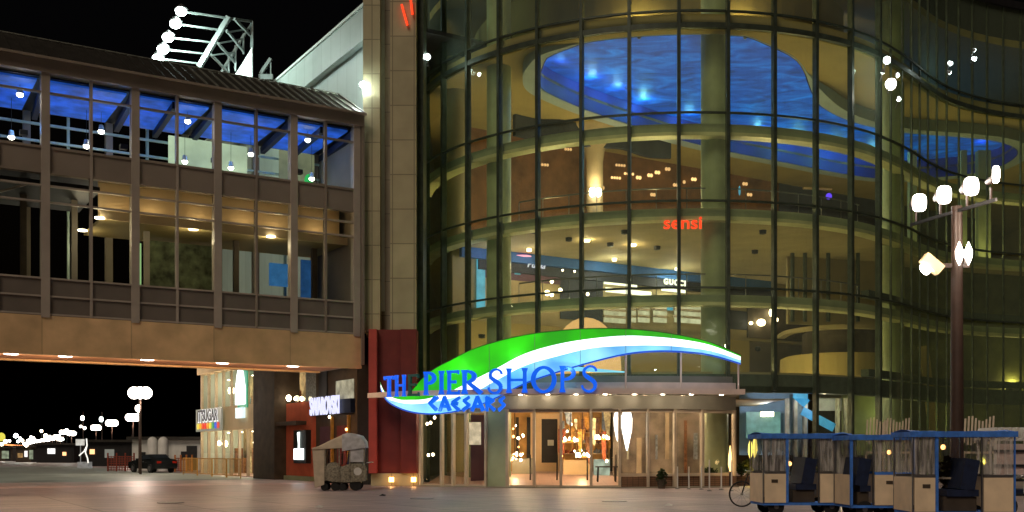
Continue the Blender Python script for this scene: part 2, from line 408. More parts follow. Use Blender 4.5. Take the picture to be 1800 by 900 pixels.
# thick first-floor edge, on both sides of the canopy
fb = [p for p in path if p[0] > -4.9]
part('floor_edge_band', MB().band(offset(fb, .25), .5, 4.25, 5.05), m_mull, A, True)
# plates
def plate(z0, z1, name, mat, inset, back, hole=None, x0=-4.6):
    """solid floor/ceiling plate following the glass, with an optional hole; returns object"""
    outl = [p for p in offset(path, inset) if p[0] > x0]
    poly = outl + [(44, back+20), (x0-1, back-12 if back > 80 else back)]
    bm = bmesh.new()
    def loop(pts, z):
        vs = [bm.verts.new((p[0]-CX, p[1]-CY, z)) for p in pts]
        return vs, [bm.edges.new((vs[i], vs[(i+1) % len(vs)])) for i in range(len(vs))]
    for z in ((z0, z1) if z1 > z0 else (z0,)):
        e = loop(poly, z)[1]
        if hole: e += loop(hole, z)[1]
        bmesh.ops.triangle_fill(bm, use_beauty=True, use_dissolve=False, edges=e)
    # rims
    def rim(pts):
        for i in range(len(pts)):
            a, b = pts[i], pts[(i+1) % len(pts)]
            bm.faces.new([bm.verts.new((a[0]-CX,a[1]-CY,z0)), bm.verts.new((b[0]-CX,b[1]-CY,z0)), bm.verts.new((b[0]-CX,b[1]-CY,z1)), bm.verts.new((a[0]-CX,a[1]-CY,z1))])
    if z1 > z0:
        rim(poly)
        if hole: rim(hole)
    me = bpy.data.meshes.new(name); bm.to_mesh(me); bm.free(); me.materials.append(mat)
    o = bpy.data.objects.new(name, me); C.objects.link(o); o.parent = A; return o
# ceiling cut-out (kidney shaped)
ZC = 20.5
def onceil(px, py, z=ZC):
    Y = (z-1.55)*F/(795-py); return (gx(px, Y), Y)
blob_px = [(948,112),(962,88),(1000,70),(1080,57),(1180,54.5),(1290,60),(1350,80),(1400,107),(1425,148),(1450,172),(1490,192),(1540,206),(1600,216),(1680,222),(1750,230),(1786,245),(1780,262),(1740,282),(1660,294),(1560,298),(1480,288),(1380,268),(1290,250),(1200,228),(1110,200),(1030,172),(970,145),(950,130)]
blob = smoothpath([onceil(*p) for p in blob_px]+[onceil(*blob_px[0])], 4)[:-1]
for _i, _p in enumerate(blob):       # keep the opening clear of the glass
    _d = Vector((_p[0]-CX, _p[1]-CY))
    if _d.length > 12.75 and _p[1] < 58 and _p[0] < 19: _d = _d.normalized()*12.75; blob[_i] = (CX+_d.x, CY+_d.y)
_c = Vector((sum(p[0] for p in blob)/len(blob), sum(p[1] for p in blob)/len(blob)))
plate(ZC, ZC+.14, 'atrium_ceiling', m_ochre, .5, 92, blob)
# lip under the edge of the opening and the wall of the recess
clos = blob+[blob[0]]
area = sum(a[0]*b[1]-b[0]*a[1] for a, b in zip(clos, clos[1:]))
sg = -1 if area > 0 else 1
def cband(mb, w, z0, z1):
    pts = clos; n = len(pts)-1; off = []
    for i in range(n):
        a = Vector(pts[i-1 if i else n-1]); b = Vector(pts[(i+1) % n]); d = (b-a).normalized()
        off.append((pts[i][0]-d.y*w*sg, pts[i][1]+d.x*w*sg))
    off.append(off[0])
    vs = []
    for a, b in zip(pts, off): vs += [(a[0],a[1],z0),(b[0],b[1],z0),(b[0],b[1],z1),(a[0],a[1],z1)]
    fs = []
    for i in range(n):
        o = i*4; fs += [(o,o+4,o+5,o+1),(o+1,o+5,o+6,o+2),(o+2,o+6,o+7,o+3),(o+3,o+7,o+4,o)]
    mb.add(vs, fs); return off[:-1]
mb = MB(); mbw = MB()
def cband2(mb, w, zf0, zf1, w0=0.):
    pts = clos; n = len(pts)-1; vs = []
    for i in range(n+1):
        j = i % n; a = Vector(pts[j-1 if j else n-1]); b = Vector(pts[(j+1) % n]); d = (b-a).normalized()
        near = max(0., min(1., (d.x*sg*1.0+.25)/1.0)) if False else 0.
        # the rim is deep on the inner side of the room and thin along the glass
        far = max(0., min(1., (pts[j][1]-(50.5+.35*(pts[j][0]-2)))/2.5+ .4)) if pts[j][0] < 30 else 1.
        dx, dy = -d.y*sg, d.x*sg; k = .08+.92*far
        z0 = ZC-zf0*far-.02; z1 = zf1
        vs += [(pts[j][0]+dx*w0,pts[j][1]+dy*w0,z0),(pts[j][0]+dx*(w0+w*k),pts[j][1]+dy*(w0+w*k),z0),(pts[j][0]+dx*(w0+w*k),pts[j][1]+dy*(w0+w*k),z1),(pts[j][0]+dx*w0,pts[j][1]+dy*w0,z1)]
    fs = []
    for i in range(n):
        o = i*4; fs += [(o,o+4,o+5,o+1),(o+1,o+5,o+6,o+2),(o+2,o+6,o+7,o+3),(o+3,o+7,o+4,o)]
    mb.add(vs, fs)
cband2(mb, .75, .62, ZC-.005, .06); cband2(mbw, .05, .60, ZC+.16, .0)
m_lip = M('pale_blue_grey_lip', (.30, .38, .44), .6, .12, .5)
part('recess_lip', mb, m_lip, A, True); part('recess_edge', mbw, M('dark_blue_recess_edge', (.012,.03,.22), .6, .3, .6), A, True)
mb = MB(); outer = cband(mb, .3, ZC+.16, ZC+.62)
m_recess_wall = M('deep_blue_recess_wall', (.02, .05, .35), .7, .3, .6)
m_w = M('blue_wave_surface', (.02, .16, .62), .7, .3, 1.0)
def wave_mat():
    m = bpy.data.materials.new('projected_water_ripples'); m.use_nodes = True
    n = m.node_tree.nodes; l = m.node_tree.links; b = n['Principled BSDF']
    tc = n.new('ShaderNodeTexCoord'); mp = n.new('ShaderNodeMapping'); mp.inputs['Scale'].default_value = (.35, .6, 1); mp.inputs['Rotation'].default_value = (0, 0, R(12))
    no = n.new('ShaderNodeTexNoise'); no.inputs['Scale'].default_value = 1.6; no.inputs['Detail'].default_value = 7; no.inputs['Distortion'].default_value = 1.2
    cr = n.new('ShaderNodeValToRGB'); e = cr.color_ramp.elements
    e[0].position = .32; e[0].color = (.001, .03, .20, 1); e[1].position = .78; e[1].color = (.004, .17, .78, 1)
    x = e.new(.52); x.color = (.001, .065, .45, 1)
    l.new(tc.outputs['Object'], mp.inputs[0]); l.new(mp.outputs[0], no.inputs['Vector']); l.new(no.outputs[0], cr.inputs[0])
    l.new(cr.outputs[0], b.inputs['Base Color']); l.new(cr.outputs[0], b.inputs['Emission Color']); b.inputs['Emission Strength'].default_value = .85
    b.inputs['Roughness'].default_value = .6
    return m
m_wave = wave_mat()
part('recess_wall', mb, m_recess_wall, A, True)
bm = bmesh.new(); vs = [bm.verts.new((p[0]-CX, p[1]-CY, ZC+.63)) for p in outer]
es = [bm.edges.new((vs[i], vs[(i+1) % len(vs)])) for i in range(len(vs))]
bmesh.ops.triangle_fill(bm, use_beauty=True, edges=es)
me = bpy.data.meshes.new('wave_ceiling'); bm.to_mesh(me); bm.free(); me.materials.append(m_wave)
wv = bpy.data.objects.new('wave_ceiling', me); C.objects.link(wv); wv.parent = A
def inrec(px, py, z, toward=.05):
    p = Vector(onceil(px, py)); 
    return (p.x, p.y, z)
for px, py, w, col in ((985,135,60,(.15,.45,1)),(1040,160,160,(.25,.6,1)),(1085,178,160,(.2,.6,1)),(1130,198,190,(.25,.8,1)),(1210,222,120,(.2,.7,1)),
                       (1330,245,120,(.2,.75,1)),(1400,262,190,(.25,.85,1)),(1470,278,190,(.25,.85,1)),(1530,284,140,(.25,.85,1)),(1000,85,30,(.1,.3,1)),(1720,270,60,(.1,.15,1))):
    p = onceil(px, py); point('cove_lamp', (p[0], p[1]-.35, ZC+.30), w*.42, col, A, .1)
# other plates
plate(24.6, 25.0, 'upper_floor_plate', m_ochre, .5, 92)
plate(12.15, 12.5, 'third_floor_plate', m_ochre2, .5, 92)
plate(HT, HT+.4, 'roof_slab', m_dark, -.2, 92)
def gridwall(mb, P, t0, t1, z0, z1, th=.3):
    a = Vector((P[0], P[1], 0))+D*t0; b = Vector((P[0], P[1], 0))+D*t1
    return mb.band([(a.x,a.y),(b.x,b.y)], th, z0, z1)
# top storey back wall (curved, ochre)
part('upper_wall', MB().band(arc(10.5, -80, 60, 30), .2, 21.2, 24.6), m_ochre, A, True)
# third level: timber lined wall far back, from the left side
part('timber_wall', gridwall(MB(), (0,64.5), -3, 22, 12.5, ZC), m_wood, A, True)
part('navy_wall', gridwall(MB(), (0,64.5), 22.1, 46, 12.5, ZC), m_navywall, A, True)
part('side_wall', MB().box(-5.6, -5.3, 60, 88, 0, HT), m_ochre2, A, True)
part('side_wall', MB().box(43, 43.3, 63, 112, 0, HT), m_ochre2, A, True)
part('back_wall', MB().box(-5.3, 43, 108, 108.3, 0, HT), m_ochre2, A, True)
# wavy dark bulkhead hanging in front of the timber wall, left
bulk = [(0.2,60.5),(1.5,61.4),(3,61.6),(4.6,62.8),(6.5,63.2),(8.2,64.9),(9.6,65.2)]
part('wavy_bulkhead', MB().band(smoothpath(bulk), .25, 19.3, ZC-.01), m_navywall, A, True)
# mid level (second floor): shopfronts behind, ochre bulkhead in front
part('shopfront_wall', gridwall(MB(), (0,57.6), -3.6, 34, 8.5, 12.14), m_ochre2, A, True)
part('balcony_fascia', gridwall(MB(), (0,57.0), -3.2, 17, 5.06, 8.35, .25), m_ochre, A, True)
part('second_floor_plate', MB().add([tuple(Vector((0,57.0,8.36))+D*t+N*s) for t, s in ((-3.2,0),(34,0),(34,.6),(-3.2,.6))]+[tuple(Vector((0,57.0,8.5))+D*t+N*s) for t, s in ((-3.2,0),(34,0),(34,.6),(-3.2,.6))],
     [(0,1,2,3),(7,6,5,4),(0,4,5,1),(1,5,6,2),(2,6,7,3),(3,7,4,0)]), m_ochre2, A, True)
def onwall(px, py, Pp=(0,57.6), off=-.06):
    """point on the grid wall through Pp seen at px,py"""
    r = (px-900)/F; P = Vector((Pp[0], Pp[1], 0))+N*off
    t = (r*P.y-P.x)/(D.x-r*D.y); q = P+D*t
    return Vector((q.x, q.y, hz(py, q.y)))
def wq(mb, x0, x1, ya, yb, Pp=(0,57.6), off=-.06, th=.04):
    """plate on the wall between px x0,x1 and the heights seen at ya/yb at the left end"""
    a = onwall(x0, ya, Pp, off); b = onwall(x1, ya, Pp, off); z0 = onwall(x0, yb, Pp, off).z
    return mb.band([(a.x,a.y),(b.x,b.y)], th, z0, a.z)
# blue strip under the ceiling, and the dark shop fascia
part('blue_fascia', gridwall(MB(), (0,57.1), -3, 19, 11.62, 12.14, .3), m_bluestrip, A, True)
part('shop_fascia', gridwall(MB(), (0,57.3), -2, 19, 11.1, 11.60, .2), m_navywall, A, True)
part('plum_shop_front', wq(MB(), 838, 985, 452, 486), m_mauve, A, True)
part('dark_shop_front', wq(MB(), 985, 1060, 470, 560), m_navywall, A, True)
for x0, x1 in ((838,853),(905,915),(985,1050)):
    part('lit_blue_window', wq(MB(), x0, x1, 462 if x0 > 900 else 440, 482 if x0 > 900 else 560, off=-.12), e_cyan, A, True)
for x0, x1, ya, yb in ((1062,1120,489,499),(1065,1145,505,513),(1163,1205,503,511)):
    part('shelf_light', wq(MB(), x0, x1, ya, yb, off=-.2), e_shelfline, A, True)
for x0, x1 in ((1062,1100),(1104,1118),(1122,1142),(1149,1172),(1186,1232)):
    sh = part('lit_shelf_bay', wq(MB(), x0, x1, 532, 566, off=-.1), e_shelf, A, True)
    for k in range(2): part('shelf_board', wq(MB(), x0, x1, 541+k*12, 545+k*12, off=-.25, th=.15), m_frame, sh, True)
part('lit_blue_window', wq(MB(), 1173, 1183, 532, 545, off=-.12), e_cyan, A, True)
part('dark_shop_front', wq(MB(), 1284, 1385, 545, 578), m_navywall, A, True)
for px, py, w in ((1320,568,4),(1338,567,9),(1356,550,5),(1362,562,7)):
    p = onwall(px, py, off=-.4); tag(part('warm_wall_lamp', MB().ball(p, w*.03, 1.6 if py < 560 else .8, 10), e_warm, None), {1320:'small warm lamp at the left of the upper shop lights',1338:'wide low warm lamp in the upper shop window',1356:'tall warm lamp highest in the upper shop window',1362:'warm lamp at the right of the upper shop window'}[px], 'lamp')
# grey curved strip lower: ceiling of balcony right
part('dark_shop_front', gridwall(MB(), (0,57.45), 17, 30, 8.6, 11.2, .1), m_darkbrown, A, True)
# right: screen wall with slender dark posts
for px in (1393,1415,1456,1508):
    Y = 57.5; part('screen_post', MB().cyl((gx(px,Y),Y,8.5),(gx(px,Y),Y,12.14),.11,n=8), m_mull, A, True)
part('screen_wall', MB().band([(gx(1385,58.5),58.5),(gx(1590,60.5),60.5)], .2, 8.5, 12.14), m_ochre2, A, True)
# curved balcony on the right
bp = smoothpath([(15.0,60.5),(14.9,58.0),(15.8,56.2),(17.4,55.5),(19.2,56.0),(20.5,57.5)])
part('balcony_front', MB().band(bp, .2, 5.1, 6.7), m_ochre, A, True)
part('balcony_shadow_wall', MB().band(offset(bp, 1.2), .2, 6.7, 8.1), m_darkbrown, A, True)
part('balcony_top', MB().band(offset(bp, -.15), .4, 7.9, 8.11), m_ochre2, A, True)
# ground storey back wall
part('ground_wall', gridwall(MB(), (-2,58.5), -1, 40, .01, 5.0), m_darkbrown, A, True)
part('ground_ceiling', MB().band(arc(12.9, -80, 52, 30), 6, 5.06, 5.2), m_ochre2, A, True)
# arched cream niche behind the sign
Y = 53.5; cxn = gx(1030, Y)
pts = [(cxn+1.75*math.cos(PI*k/16), hz(645, Y)+(hz(558,Y)-hz(645,Y))*math.sin(PI*k/16)) for k in range(17)]
m_niche = E('softly_lit_peach_dome', (.95, .52, .20), .95, .08)  # light on the dome put in as emission
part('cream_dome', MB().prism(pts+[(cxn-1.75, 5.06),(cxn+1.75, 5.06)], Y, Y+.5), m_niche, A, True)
m_niche = M('pale_peach_paint', (.80, .58, .33), .7, .06)
# interior columns
for px, Y, r in ((801,56.9,.66),(877,53.3,.60),(1256,49.5,.62),(1567,55.6,.62)):
    x = gx(px, Y); m_colm = m_olive
    part('column', MB().cyl((x,Y,0),(x,Y,HT-.1), r, n=24), m_olive if px != 801 else m_ochre2, A, True, True)
# mushroom column
x = gx(1045, 63.4)
mc = part('mushroom_column', MB().lathe((x,63.4,0), [(.5,12.5),(.5,18.6),(.6,19.2),(.95,19.8),(1.7,20.35),(1.75,20.49)], 24), M('mushroom_plaster', (.4,.3,.18), .7, .1), A, True, True)
for px in (1041, 1052):
    p = at(px, 338, 62.4); part('uplight', MB().ball(p, .18, 1.5), e_warm_hi, mc, True)
    point('uplight_lamp', (p.x, p.y-.1, p.z+.4), 60, (1,.8,.5), A, .05)
# ceiling fixtures of third-floor plate (seen from beneath)
def under(px, py, z): Y = (z-1.55)*F/(795-py); return Vector((gx(px,Y), Y, z))
for px, py in ((1032,422),(1113,430)):
    p = under(px, py, 12.14); o = part('square_downlight', MB().box(p.x-.13,p.x+.13,p.y-.2,p.y+.2,p.z-.06,p.z), e_warm, A, True)
    point('downlight_lamp', (p.x,p.y,p.z-.3), 60, (1,.75,.4), A, .05)
for px, py in ((938,404),(1000,418),(1073,427),(1155,433),(1327,440),(1341,405),(1098,405),(847,588)):
    p = under(px, py, 12.14) if py < 500 else Vector((gx(px,54),54,hz(py,54)))
    part('ceiling_speaker', MB().lathe(p+Vector((0,0,-.2)), [(.03,.0),(.16,.03),(.18,.2)], 12), m_dark, A, True)
p = onwall(1332, 613, (0,57.0)); part('ceiling_speaker', MB().ball(p, .18), m_dark, A, True)
# small lights on upper soffit
for px, py in ((935,6),(961,4),(1073,9),(1103,5),(1135,1),(1462,14),(1449,34)):
    z = 24.58; p = under(px, py, z); 
    p = Vector((p.x, p.y, z)); part('ceiling_spot', MB().cyl(p, p-Vector((0,0,.12)), .17, n=10), e_warm, A, True)
# rows of small orange lights in front of the timber wall
rows = [(958,289,4),(1093,290,4),(1085,312,4),(1108,305,4),(1145,308,2),(1158,303,2),(1176,297,2),(1125,312,2),(1222,315,2),(1190,325,2),(1205,320,1),(1312,323,2),(1320,342,2),(1001,262,3),(1060,330,2),(1150,342,2)]
for px, py, n in rows:
    mb = MB()
    for k in range(n): mb.ball(onwall(px+(k-n/2)*4.6, py+k*.4, (0,64.5), -.4), .075 if n > 2 else .10, 1.2, 8)
    part('orange_light_row', mb, E('amber_glow_%d' % px, (1,.55,.25), 2.2 if py > 300 and py < 318 else 1.1, 0), A, True)
# blue/violet accent lights and a pale bar
for px, py, r_, mt in ((1457,345,.22,e_violet),(1403,378,.14,e_violet),(1300,335,.08,e_cyan)):
    p = onwall(px, py, (0,62), 0); part('accent_lamp', MB().ball(p, r_, 1.0 if mt is e_violet else 4), mt, A, True)
a = onwall(1412,331,(0,63)); b = onwall(1462,333,(0,63)); part('light_bar', MB().bar(a, b, .12), m_niche, A, True)
# unseen uplighters added on the floors to light the atrium
WARM = (1, .80, .36)
for i, (x, y, z, pw) in enumerate([(2,57,13.0,420),(7,54,13.0,420),(13,56,13.0,420),(9,62,13.0,420),(17,64,13,320),(25,67,13,300),(31,72,13,220),
                     (0,55,5.35,170),(4,53.5,5.35,200),(9,53.2,5.35,220),(14,54,5.35,220),(18,59,5.35,160),(12,58.5,5.35,160),(6,51,21.6,130),(11,51,21.6,130),(16,56,21.6,110),(24,62.5,5.6,130),(30,64.5,5.6,100),(-2.6,57.5,5.35,80),(23,62,1.0,40),(28,64,1.0,40),(23.5,62,13,90),(29,64.5,13,90),(-2.6,58.5,13,90)]):
    bowl = part('uplighter_bowl', MB().lathe((x,y,z-.45), [(.06,-.1),(.12,.0),(.3,.25),(.32,.28)], 14), m_steel, A, True)
    point('uplighter_lamp', (x,y,z), pw*(1.25 if z > 10 else 1.15), WARM, A, .05)
for px, py, Y, pw, col in ((930,520,56.2,90,(1,.8,.6)),(1080,520,59,130,(1,.95,.75)),(1190,520,62,130,(1,.95,.75)),(870,520,55,60,(.5,.6,1))):
    p = at(px, 500, Y); q = part('shop_lamp', MB().cyl((p.x,p.y,12.0),(p.x,p.y,12.13),.12,n=10), e_down, A, True); point('shop_lamp_light', (p.x,p.y,11.2), pw, col, A, .08)
p = onwall(918,452,off=-.3); part('pink_lamp', MB().lathe(p, [(.1,0),(.5,.04),(.05,.12)], 12), e_pink, A, True)
for px, py, r_ in ((962,515,.14),(970,518,.10),(985,510,.10),(970,495,.09),(1033,517,.08),(989,475,.05),(1010,477,.05),(985,543,.06),(1006,542,.09)):
    p = onwall(px, py, off=-.6); part('shop_candle_lamp', MB().ball(p, r_, 1.1), e_warm, A, True)

# ================================================================== letters
def stroke_letter(ch, h=1., wt=.2, thin=.10, serif=True):
    """returns list of polygons (x,z) for a flared roman capital of height h, width"""
    P = []; W_ = {'T':.72,'H':.86,'E':.58,'P':.62,'I':.26,'R':.74,'S':.58,'O':.94,'C':.8,'A':.86}[ch]*h
    def quad(x0,z0,x1,z1,w0,w1):
        d = Vector((x1-x0, z1-z0)).normalized(); n = Vector((-d.y, d.x)); a = n*w0/2; b = n*w1/2
        P.append([(x0+a.x,z0+a.y),(x0-a.x,z0-a.y),(x1-b.x,z1-b.y),(x1+b.x,z1+b.y)])
    def stem(x):
        P.append([(x-wt*.62*h,0),(x+wt*.62*h,0),(x+wt*.36*h,.16*h),(x+wt*.36*h,.84*h),(x+wt*.62*h,h),(x-wt*.62*h,h),(x-wt*.36*h,.84*h),(x-wt*.36*h,.16*h)])
    def ring(cx, cz, rx, rz, a0, a1, tk, tn, n=18):
        for k in range(n):
            q = []
            for a in (a0+(a1-a0)*k/n, a0+(a1-a0)*(k+1)/n):
                t = tn+(tk-tn)*abs(math.cos(a)); q.append(((cx+rx*math.cos(a), cz+rz*math.sin(a)), (cx+(rx-t)*math.cos(a), cz+(rz-t)*math.sin(a))))
            P.append([q[0][0], q[1][0], q[1][1], q[0][1]])
    s = wt*.5*h; tk = wt*.85*h; tn = thin*h
    if ch == 'I': stem(W_/2)
    if ch == 'T': stem(W_/2); quad(0,.94*h,W_,.94*h,tn*1.1,tn*1.1); quad(.03*h,h,.03*h,.82*h,.05*h,.03*h); quad(W_-.03*h,h,W_-.03*h,.82*h,.05*h,.03*h)
    if ch == 'H': stem(s); stem(W_-s); quad(s,.52*h,W_-s,.52*h,tn,tn)
    if ch == 'E':
        stem(s)
        for z, w in ((.95,1.),(.52,.78),(.05,1.08)): quad(s,z*h,W_*w,z*h,tn,tn*1.25)
        quad(W_,h,W_,.84*h,.05*h,.04*h); quad(W_*1.08,0,W_*1.05,.17*h,.05*h,.04*h)
    if ch in 'PR':
        stem(s); zc = .72*h; rz = .28*h; rx = W_-s-.02*h
        if ch == 'R': rx = W_*.58
        ring(s+rx*.25, zc, rx*.8, rz, -PI/2, PI/2, tk, tn, 14)
        quad(s, h-tn/2, s+rx*.27, h-tn/2, tn, tn); quad(s, .44*h+tn/2, s+rx*.27, .44*h+tn/2, tn, tn)
        if ch == 'R': quad(s+rx*.35, .46*h, W_*.98, .02*h, tk*.8, tk*1.1)
    if ch == 'O': ring(W_/2, h/2, W_/2, h*.52, 0, 2*PI, tk, tn, 30)
    if ch == 'S':
        c = [(.93,.80),(.86,.92),(.62,1.0),(.36,.96),(.17,.83),(.20,.67),(.42,.55),(.68,.44),(.86,.30),(.82,.12),(.58,0.0),(.30,.02),(.10,.12),(.04,.24)]
        c = smoothpath([(a*W_, (.03+b*.94)*h) for a, b in c], 3)
        for k in range(len(c)-1):
            u = k/(len(c)-1); w0 = tn*.8+(tk*.95-tn*.8)*math.exp(-((u-.5)/.2)**2); quad(c[k][0],c[k][1],c[k+1][0],c[k+1][1],w0,w0)
    return P, W_
canopy_plan = smoothpath([(gx(646,48.8),48.8),(gx(690,47.5),47.5),(gx(760,46.5),46.5),(gx(850,45.8),45.8),(gx(950,45.35),45.35),(gx(1080,45.15),45.15),(gx(1200,45.3),45.3),(gx(1310,45.7),45.7)], 6)
def on_plan(px, off=0.):
    pp = offset(canopy_plan, off); best = None
    for a, b in zip(pp, pp[1:]):
        pa = 900+F*a[0]/a[1]; pb = 900+F*b[0]/b[1]
        if pa <= px <= pb:
            t = (px-pa)/(pb-pa); d = (Vector(b)-Vector(a)).normalized()
            return Vector((a[0]+(b[0]-a[0])*t, a[1]+(b[1]-a[1])*t)), math.atan2(d.y, d.x)
    a, b = (pp[0], pp[1]) if px < 900 else (pp[-2], pp[-1]); d = (Vector(b)-Vector(a)).normalized()
    q = pp[0] if px < 900 else pp[-1]; return Vector(q), math.atan2(d.y, d.x)
def place_letter(parent, ch, px0, px1, ptop, pbot, off, depth, mat, matside, wt=.2, thin=.1, name='letter', pl=None):
    """letter standing on the canopy line; front plates plus darker returns"""
    p, rz = on_plan((px0+px1)/2, off); h = (pbot-ptop)/F*p.y
    pl = pl or stroke_letter(ch, h, wt, thin); polys, w = pl
    sx = ((px1-px0)/F*p.y)/math.cos(rz)/w; z0 = hz(pbot, p.y)
    m = Matrix.Translation((p.x, p.y, z0)) @ Matrix.Rotation(rz, 4, 'Z')
    mb = MB(); 
    for poly in polys:
        n = len(poly)
        vs = [m @ Vector(((x-w/2)*sx, 0, z)) for x, z in poly]+[m @ Vector(((x-w/2)*sx, depth, z)) for x, z in poly]
        mb.add(vs, [tuple(range(n)), tuple(range(2*n-1,n-1,-1))]+[(i,n+i,n+(i+1)%n,(i+1)%n) for i in range(n)])
    return part(name, mb, mat, parent, True)
b0, _ = on_plan(700, 0)
SG = thing('entrance_name_sign', 'blue serif capitals reading THE PIER SHOPS standing on the entrance canopy edge', 'sign', (gx(860,45.6),45.6,4.0))
m_unlit = M('unlit_blue_green_letter', (.03, .13, .14), .5, .2)
for ch, a, b, t, bt, lit in (('T',673,691,661,698,1),('H',693,711,659,697,1),('E',716,734,658,696,0),('P',744,765,653,694,1),('I',770,780,652,693,1),('E',785,805,651,693,1),('R',811,846,650,692,1),
                        ('S',857,883,648,692,1),('H',890,926,647,690,1),('O',933,978,644,690,1),('P',984,1012,643,689,1),('S',1022,1050,642,689,1)):
    place_letter(SG, ch, a, b, t, bt, -.12, .14, e_blue if lit else m_unlit, None)
SG2 = thing('canopy_name_sign', 'smaller azure angular capitals reading CAESARS hung under the canopy edge', 'sign', (gx(820,46),46,3.3))
def angular(ch, h, w=.26):
    L = {'C':[[(.95,.95),(.15,.55),(.8,.05)],[(.15,.55),(.75,.98)]],'A':[[(.02,0),(.5,1),(.98,0)],[(.25,.3),(.75,.3)]],'E':[[(.9,.95),(.2,.6),(.7,.5)],[(.2,.6),(.15,.45),(.85,.03)]],
         'S':[[(.75,.97),(.2,.72),(.8,.38),(.1,.02)]],'R':[[(.15,0),(.15,.97),(.8,.72),(.2,.48),(.9,.02)]]}[ch]
    P = []
    for l in L:
        for (a, b), (c, d) in zip(l, l[1:]):
            W_ = .8*h; p = Vector((a*W_, b*h)); q = Vector((c*W_, d*h)); n = (q-p).normalized(); e = n*h*w*.35; k = Vector((-n.y, n.x))*h*w/2
            P.append([tuple(p-e+k*.8),tuple(p-e-k*.8),tuple(q+e*.6-k*1.1),tuple(q+e*.6+k*1.1)])
    return P, .8*h
for ch, a, b in (('C',752,769),('A',772,790),('E',792,808),('S',812,827),('A',829,849),('R',853,870),('S',875,889)):
    place_letter(SG2, ch, a, b, 698, 721, -.02, .12, e_caesar, None, pl=angular(ch, 23/F*46))
# ------------------------------------------------------------------ leaf shaped light band
LS = thing('wave_light_sign', 'long leaf shaped light band in green, white and pale blue sweeping over the entrance canopy', 'sign', (gx(980,46),46,4.0))
T_ = [(668,671),(676,687),(692,696),(720,690),(740,668),(762,650),(790,635),(830,615),(870,602),(920,590),(980,582),(1040,578),(1100,579),(1150,583),(1200,591),(1250,603),(1302,625)]
G_ = [(669,675),(678,692),(700,702),(722,703),(745,702),(765,697),(792,688),(832,668),(872,648),(922,622),(980,605),(1040,595),(1100,590),(1150,592),(1200,597),(1250,607),(1302,627)]
W_ = [(669,680),(679,699),(700,707),(722,710),(745,709),(765,706),(792,700),(832,690),(872,669),(922,643),(980,626),(1040,612),(1100,608),(1150,607),(1200,610),(1250,617),(1302,633)]
B_ = [(669,683),(680,703),(702,716),(724,723),(747,726),(767,726),(794,723),(834,714),(874,697),(924,672),(982,652),(1040,635),(1100,621),(1150,616),(1200,617),(1250,623),(1302,638)]
def leafstrip(a, b, name, mat, o0=.25, th=.22):
    a = smoothpath(a, 4); b = smoothpath(b, 4); mb = MB(); vs = []; 
    for (x0, y0), (x1, y1) in zip(a, b):
        p, _ = on_plan(x0, o0); q, _ = on_plan(x1, o0)
        p2, _ = on_plan(x0, o0+th); q2, _ = on_plan(x1, o0+th)
        zt = hz(y0, p.y); zb = hz(y1, q.y)
        vs += [(p.x,p.y,zt),(q.x,q.y,zb),(q2.x,q2.y,zb),(p2.x,p2.y,zt)]
    fs = []
    for i in range(len(a)-1):
        o = i*4; fs += [(o,o+1,o+5,o+4),(o+1,o+2,o+6,o+5),(o+2,o+3,o+7,o+6),(o+3,o,o+4,o+7)]
    n = 4*(len(a)-1); fs += [(0,3,2,1),(n,n+1,n+2,n+3)]
    mb.add(vs, fs); return part(name, mb, mat, LS, True)
def lightband(name, col, s, col2=None, dip=.25, c=(1.35, .55)):
    """back-lit film with tubes behind it: brightness falls off where a tube ends"""
    m = bpy.data.materials.new(name); m.use_nodes = True; n = m.node_tree.nodes; l = m.node_tree.links; b = n['Principled BSDF']
    b.inputs['Base Color'].default_value = tuple(x*.5 for x in col)+(1,)
    tc = n.new('ShaderNodeTexCoord'); no = n.new('ShaderNodeTexNoise'); no.inputs['Scale'].default_value = .55; no.inputs['Detail'].default_value = 2
    l.new(tc.outputs['Object'], no.inputs['Vector'])
    cr = n.new('ShaderNodeValToRGB'); cr.color_ramp.elements[0].position = .36; cr.color_ramp.elements[1].position = .6
    cr.color_ramp.elements[0].color = tuple(col2 or [x*dip for x in col])+(1,); cr.color_ramp.elements[1].color = tuple(col)+(1,)
    l.new(no.outputs[0], cr.inputs[0]); l.new(cr.outputs[0], b.inputs['Emission Color']); b.inputs['Emission Strength'].default_value = s
    return m
leafstrip(T_, G_, 'green_band', lightband('green_lit_film', (.03,.62,.006), .95, (.02,.30,.01)))
leafstrip(G_, W_, 'white_band', lightband('white_lit_film', (1,1,1), 1.7, (.75,.85,1)))
leafstrip(W_, B_, 'pale_blue_band', lightband('pale_blue_lit_film', (.34,.82,.90), 1.0, (.05,.30,.80)))
up = [(x, y-1.5) for x, y in B_]
leafstrip(B_, [(x, y+2.2) for x, y in B_], 'blue_edge_trim', E('deep_blue_edge_light', (.01,.10,.75), .8), .22, .27)
leafstrip([(x, y-1.6) for x, y in T_[2:]], [(x, y-.2) for x, y in T_[2:]], 'top_edge_trim', M('green_metal_edge', (.05,.16,.03), .5, .2), .22, .27)
for px, y0, y1 in ((860,607,702),(940,586,665),(1020,580,640),(1100,579,620),(1180,588,616),(1250,604,622)):
    p, rz = on_plan(px, .245); part('panel_seam', MB().obox((p.x,p.y,(hz(y0,p.y)+hz(y1,p.y))/2),(.018,.012,hz(y0,p.y)-hz(y1,p.y)),rz), M('seam_shadow_metal_%d' % px, (.25,.35,.25), .5, .1), LS, True)  # thin grey-green joint lines between the sign panels
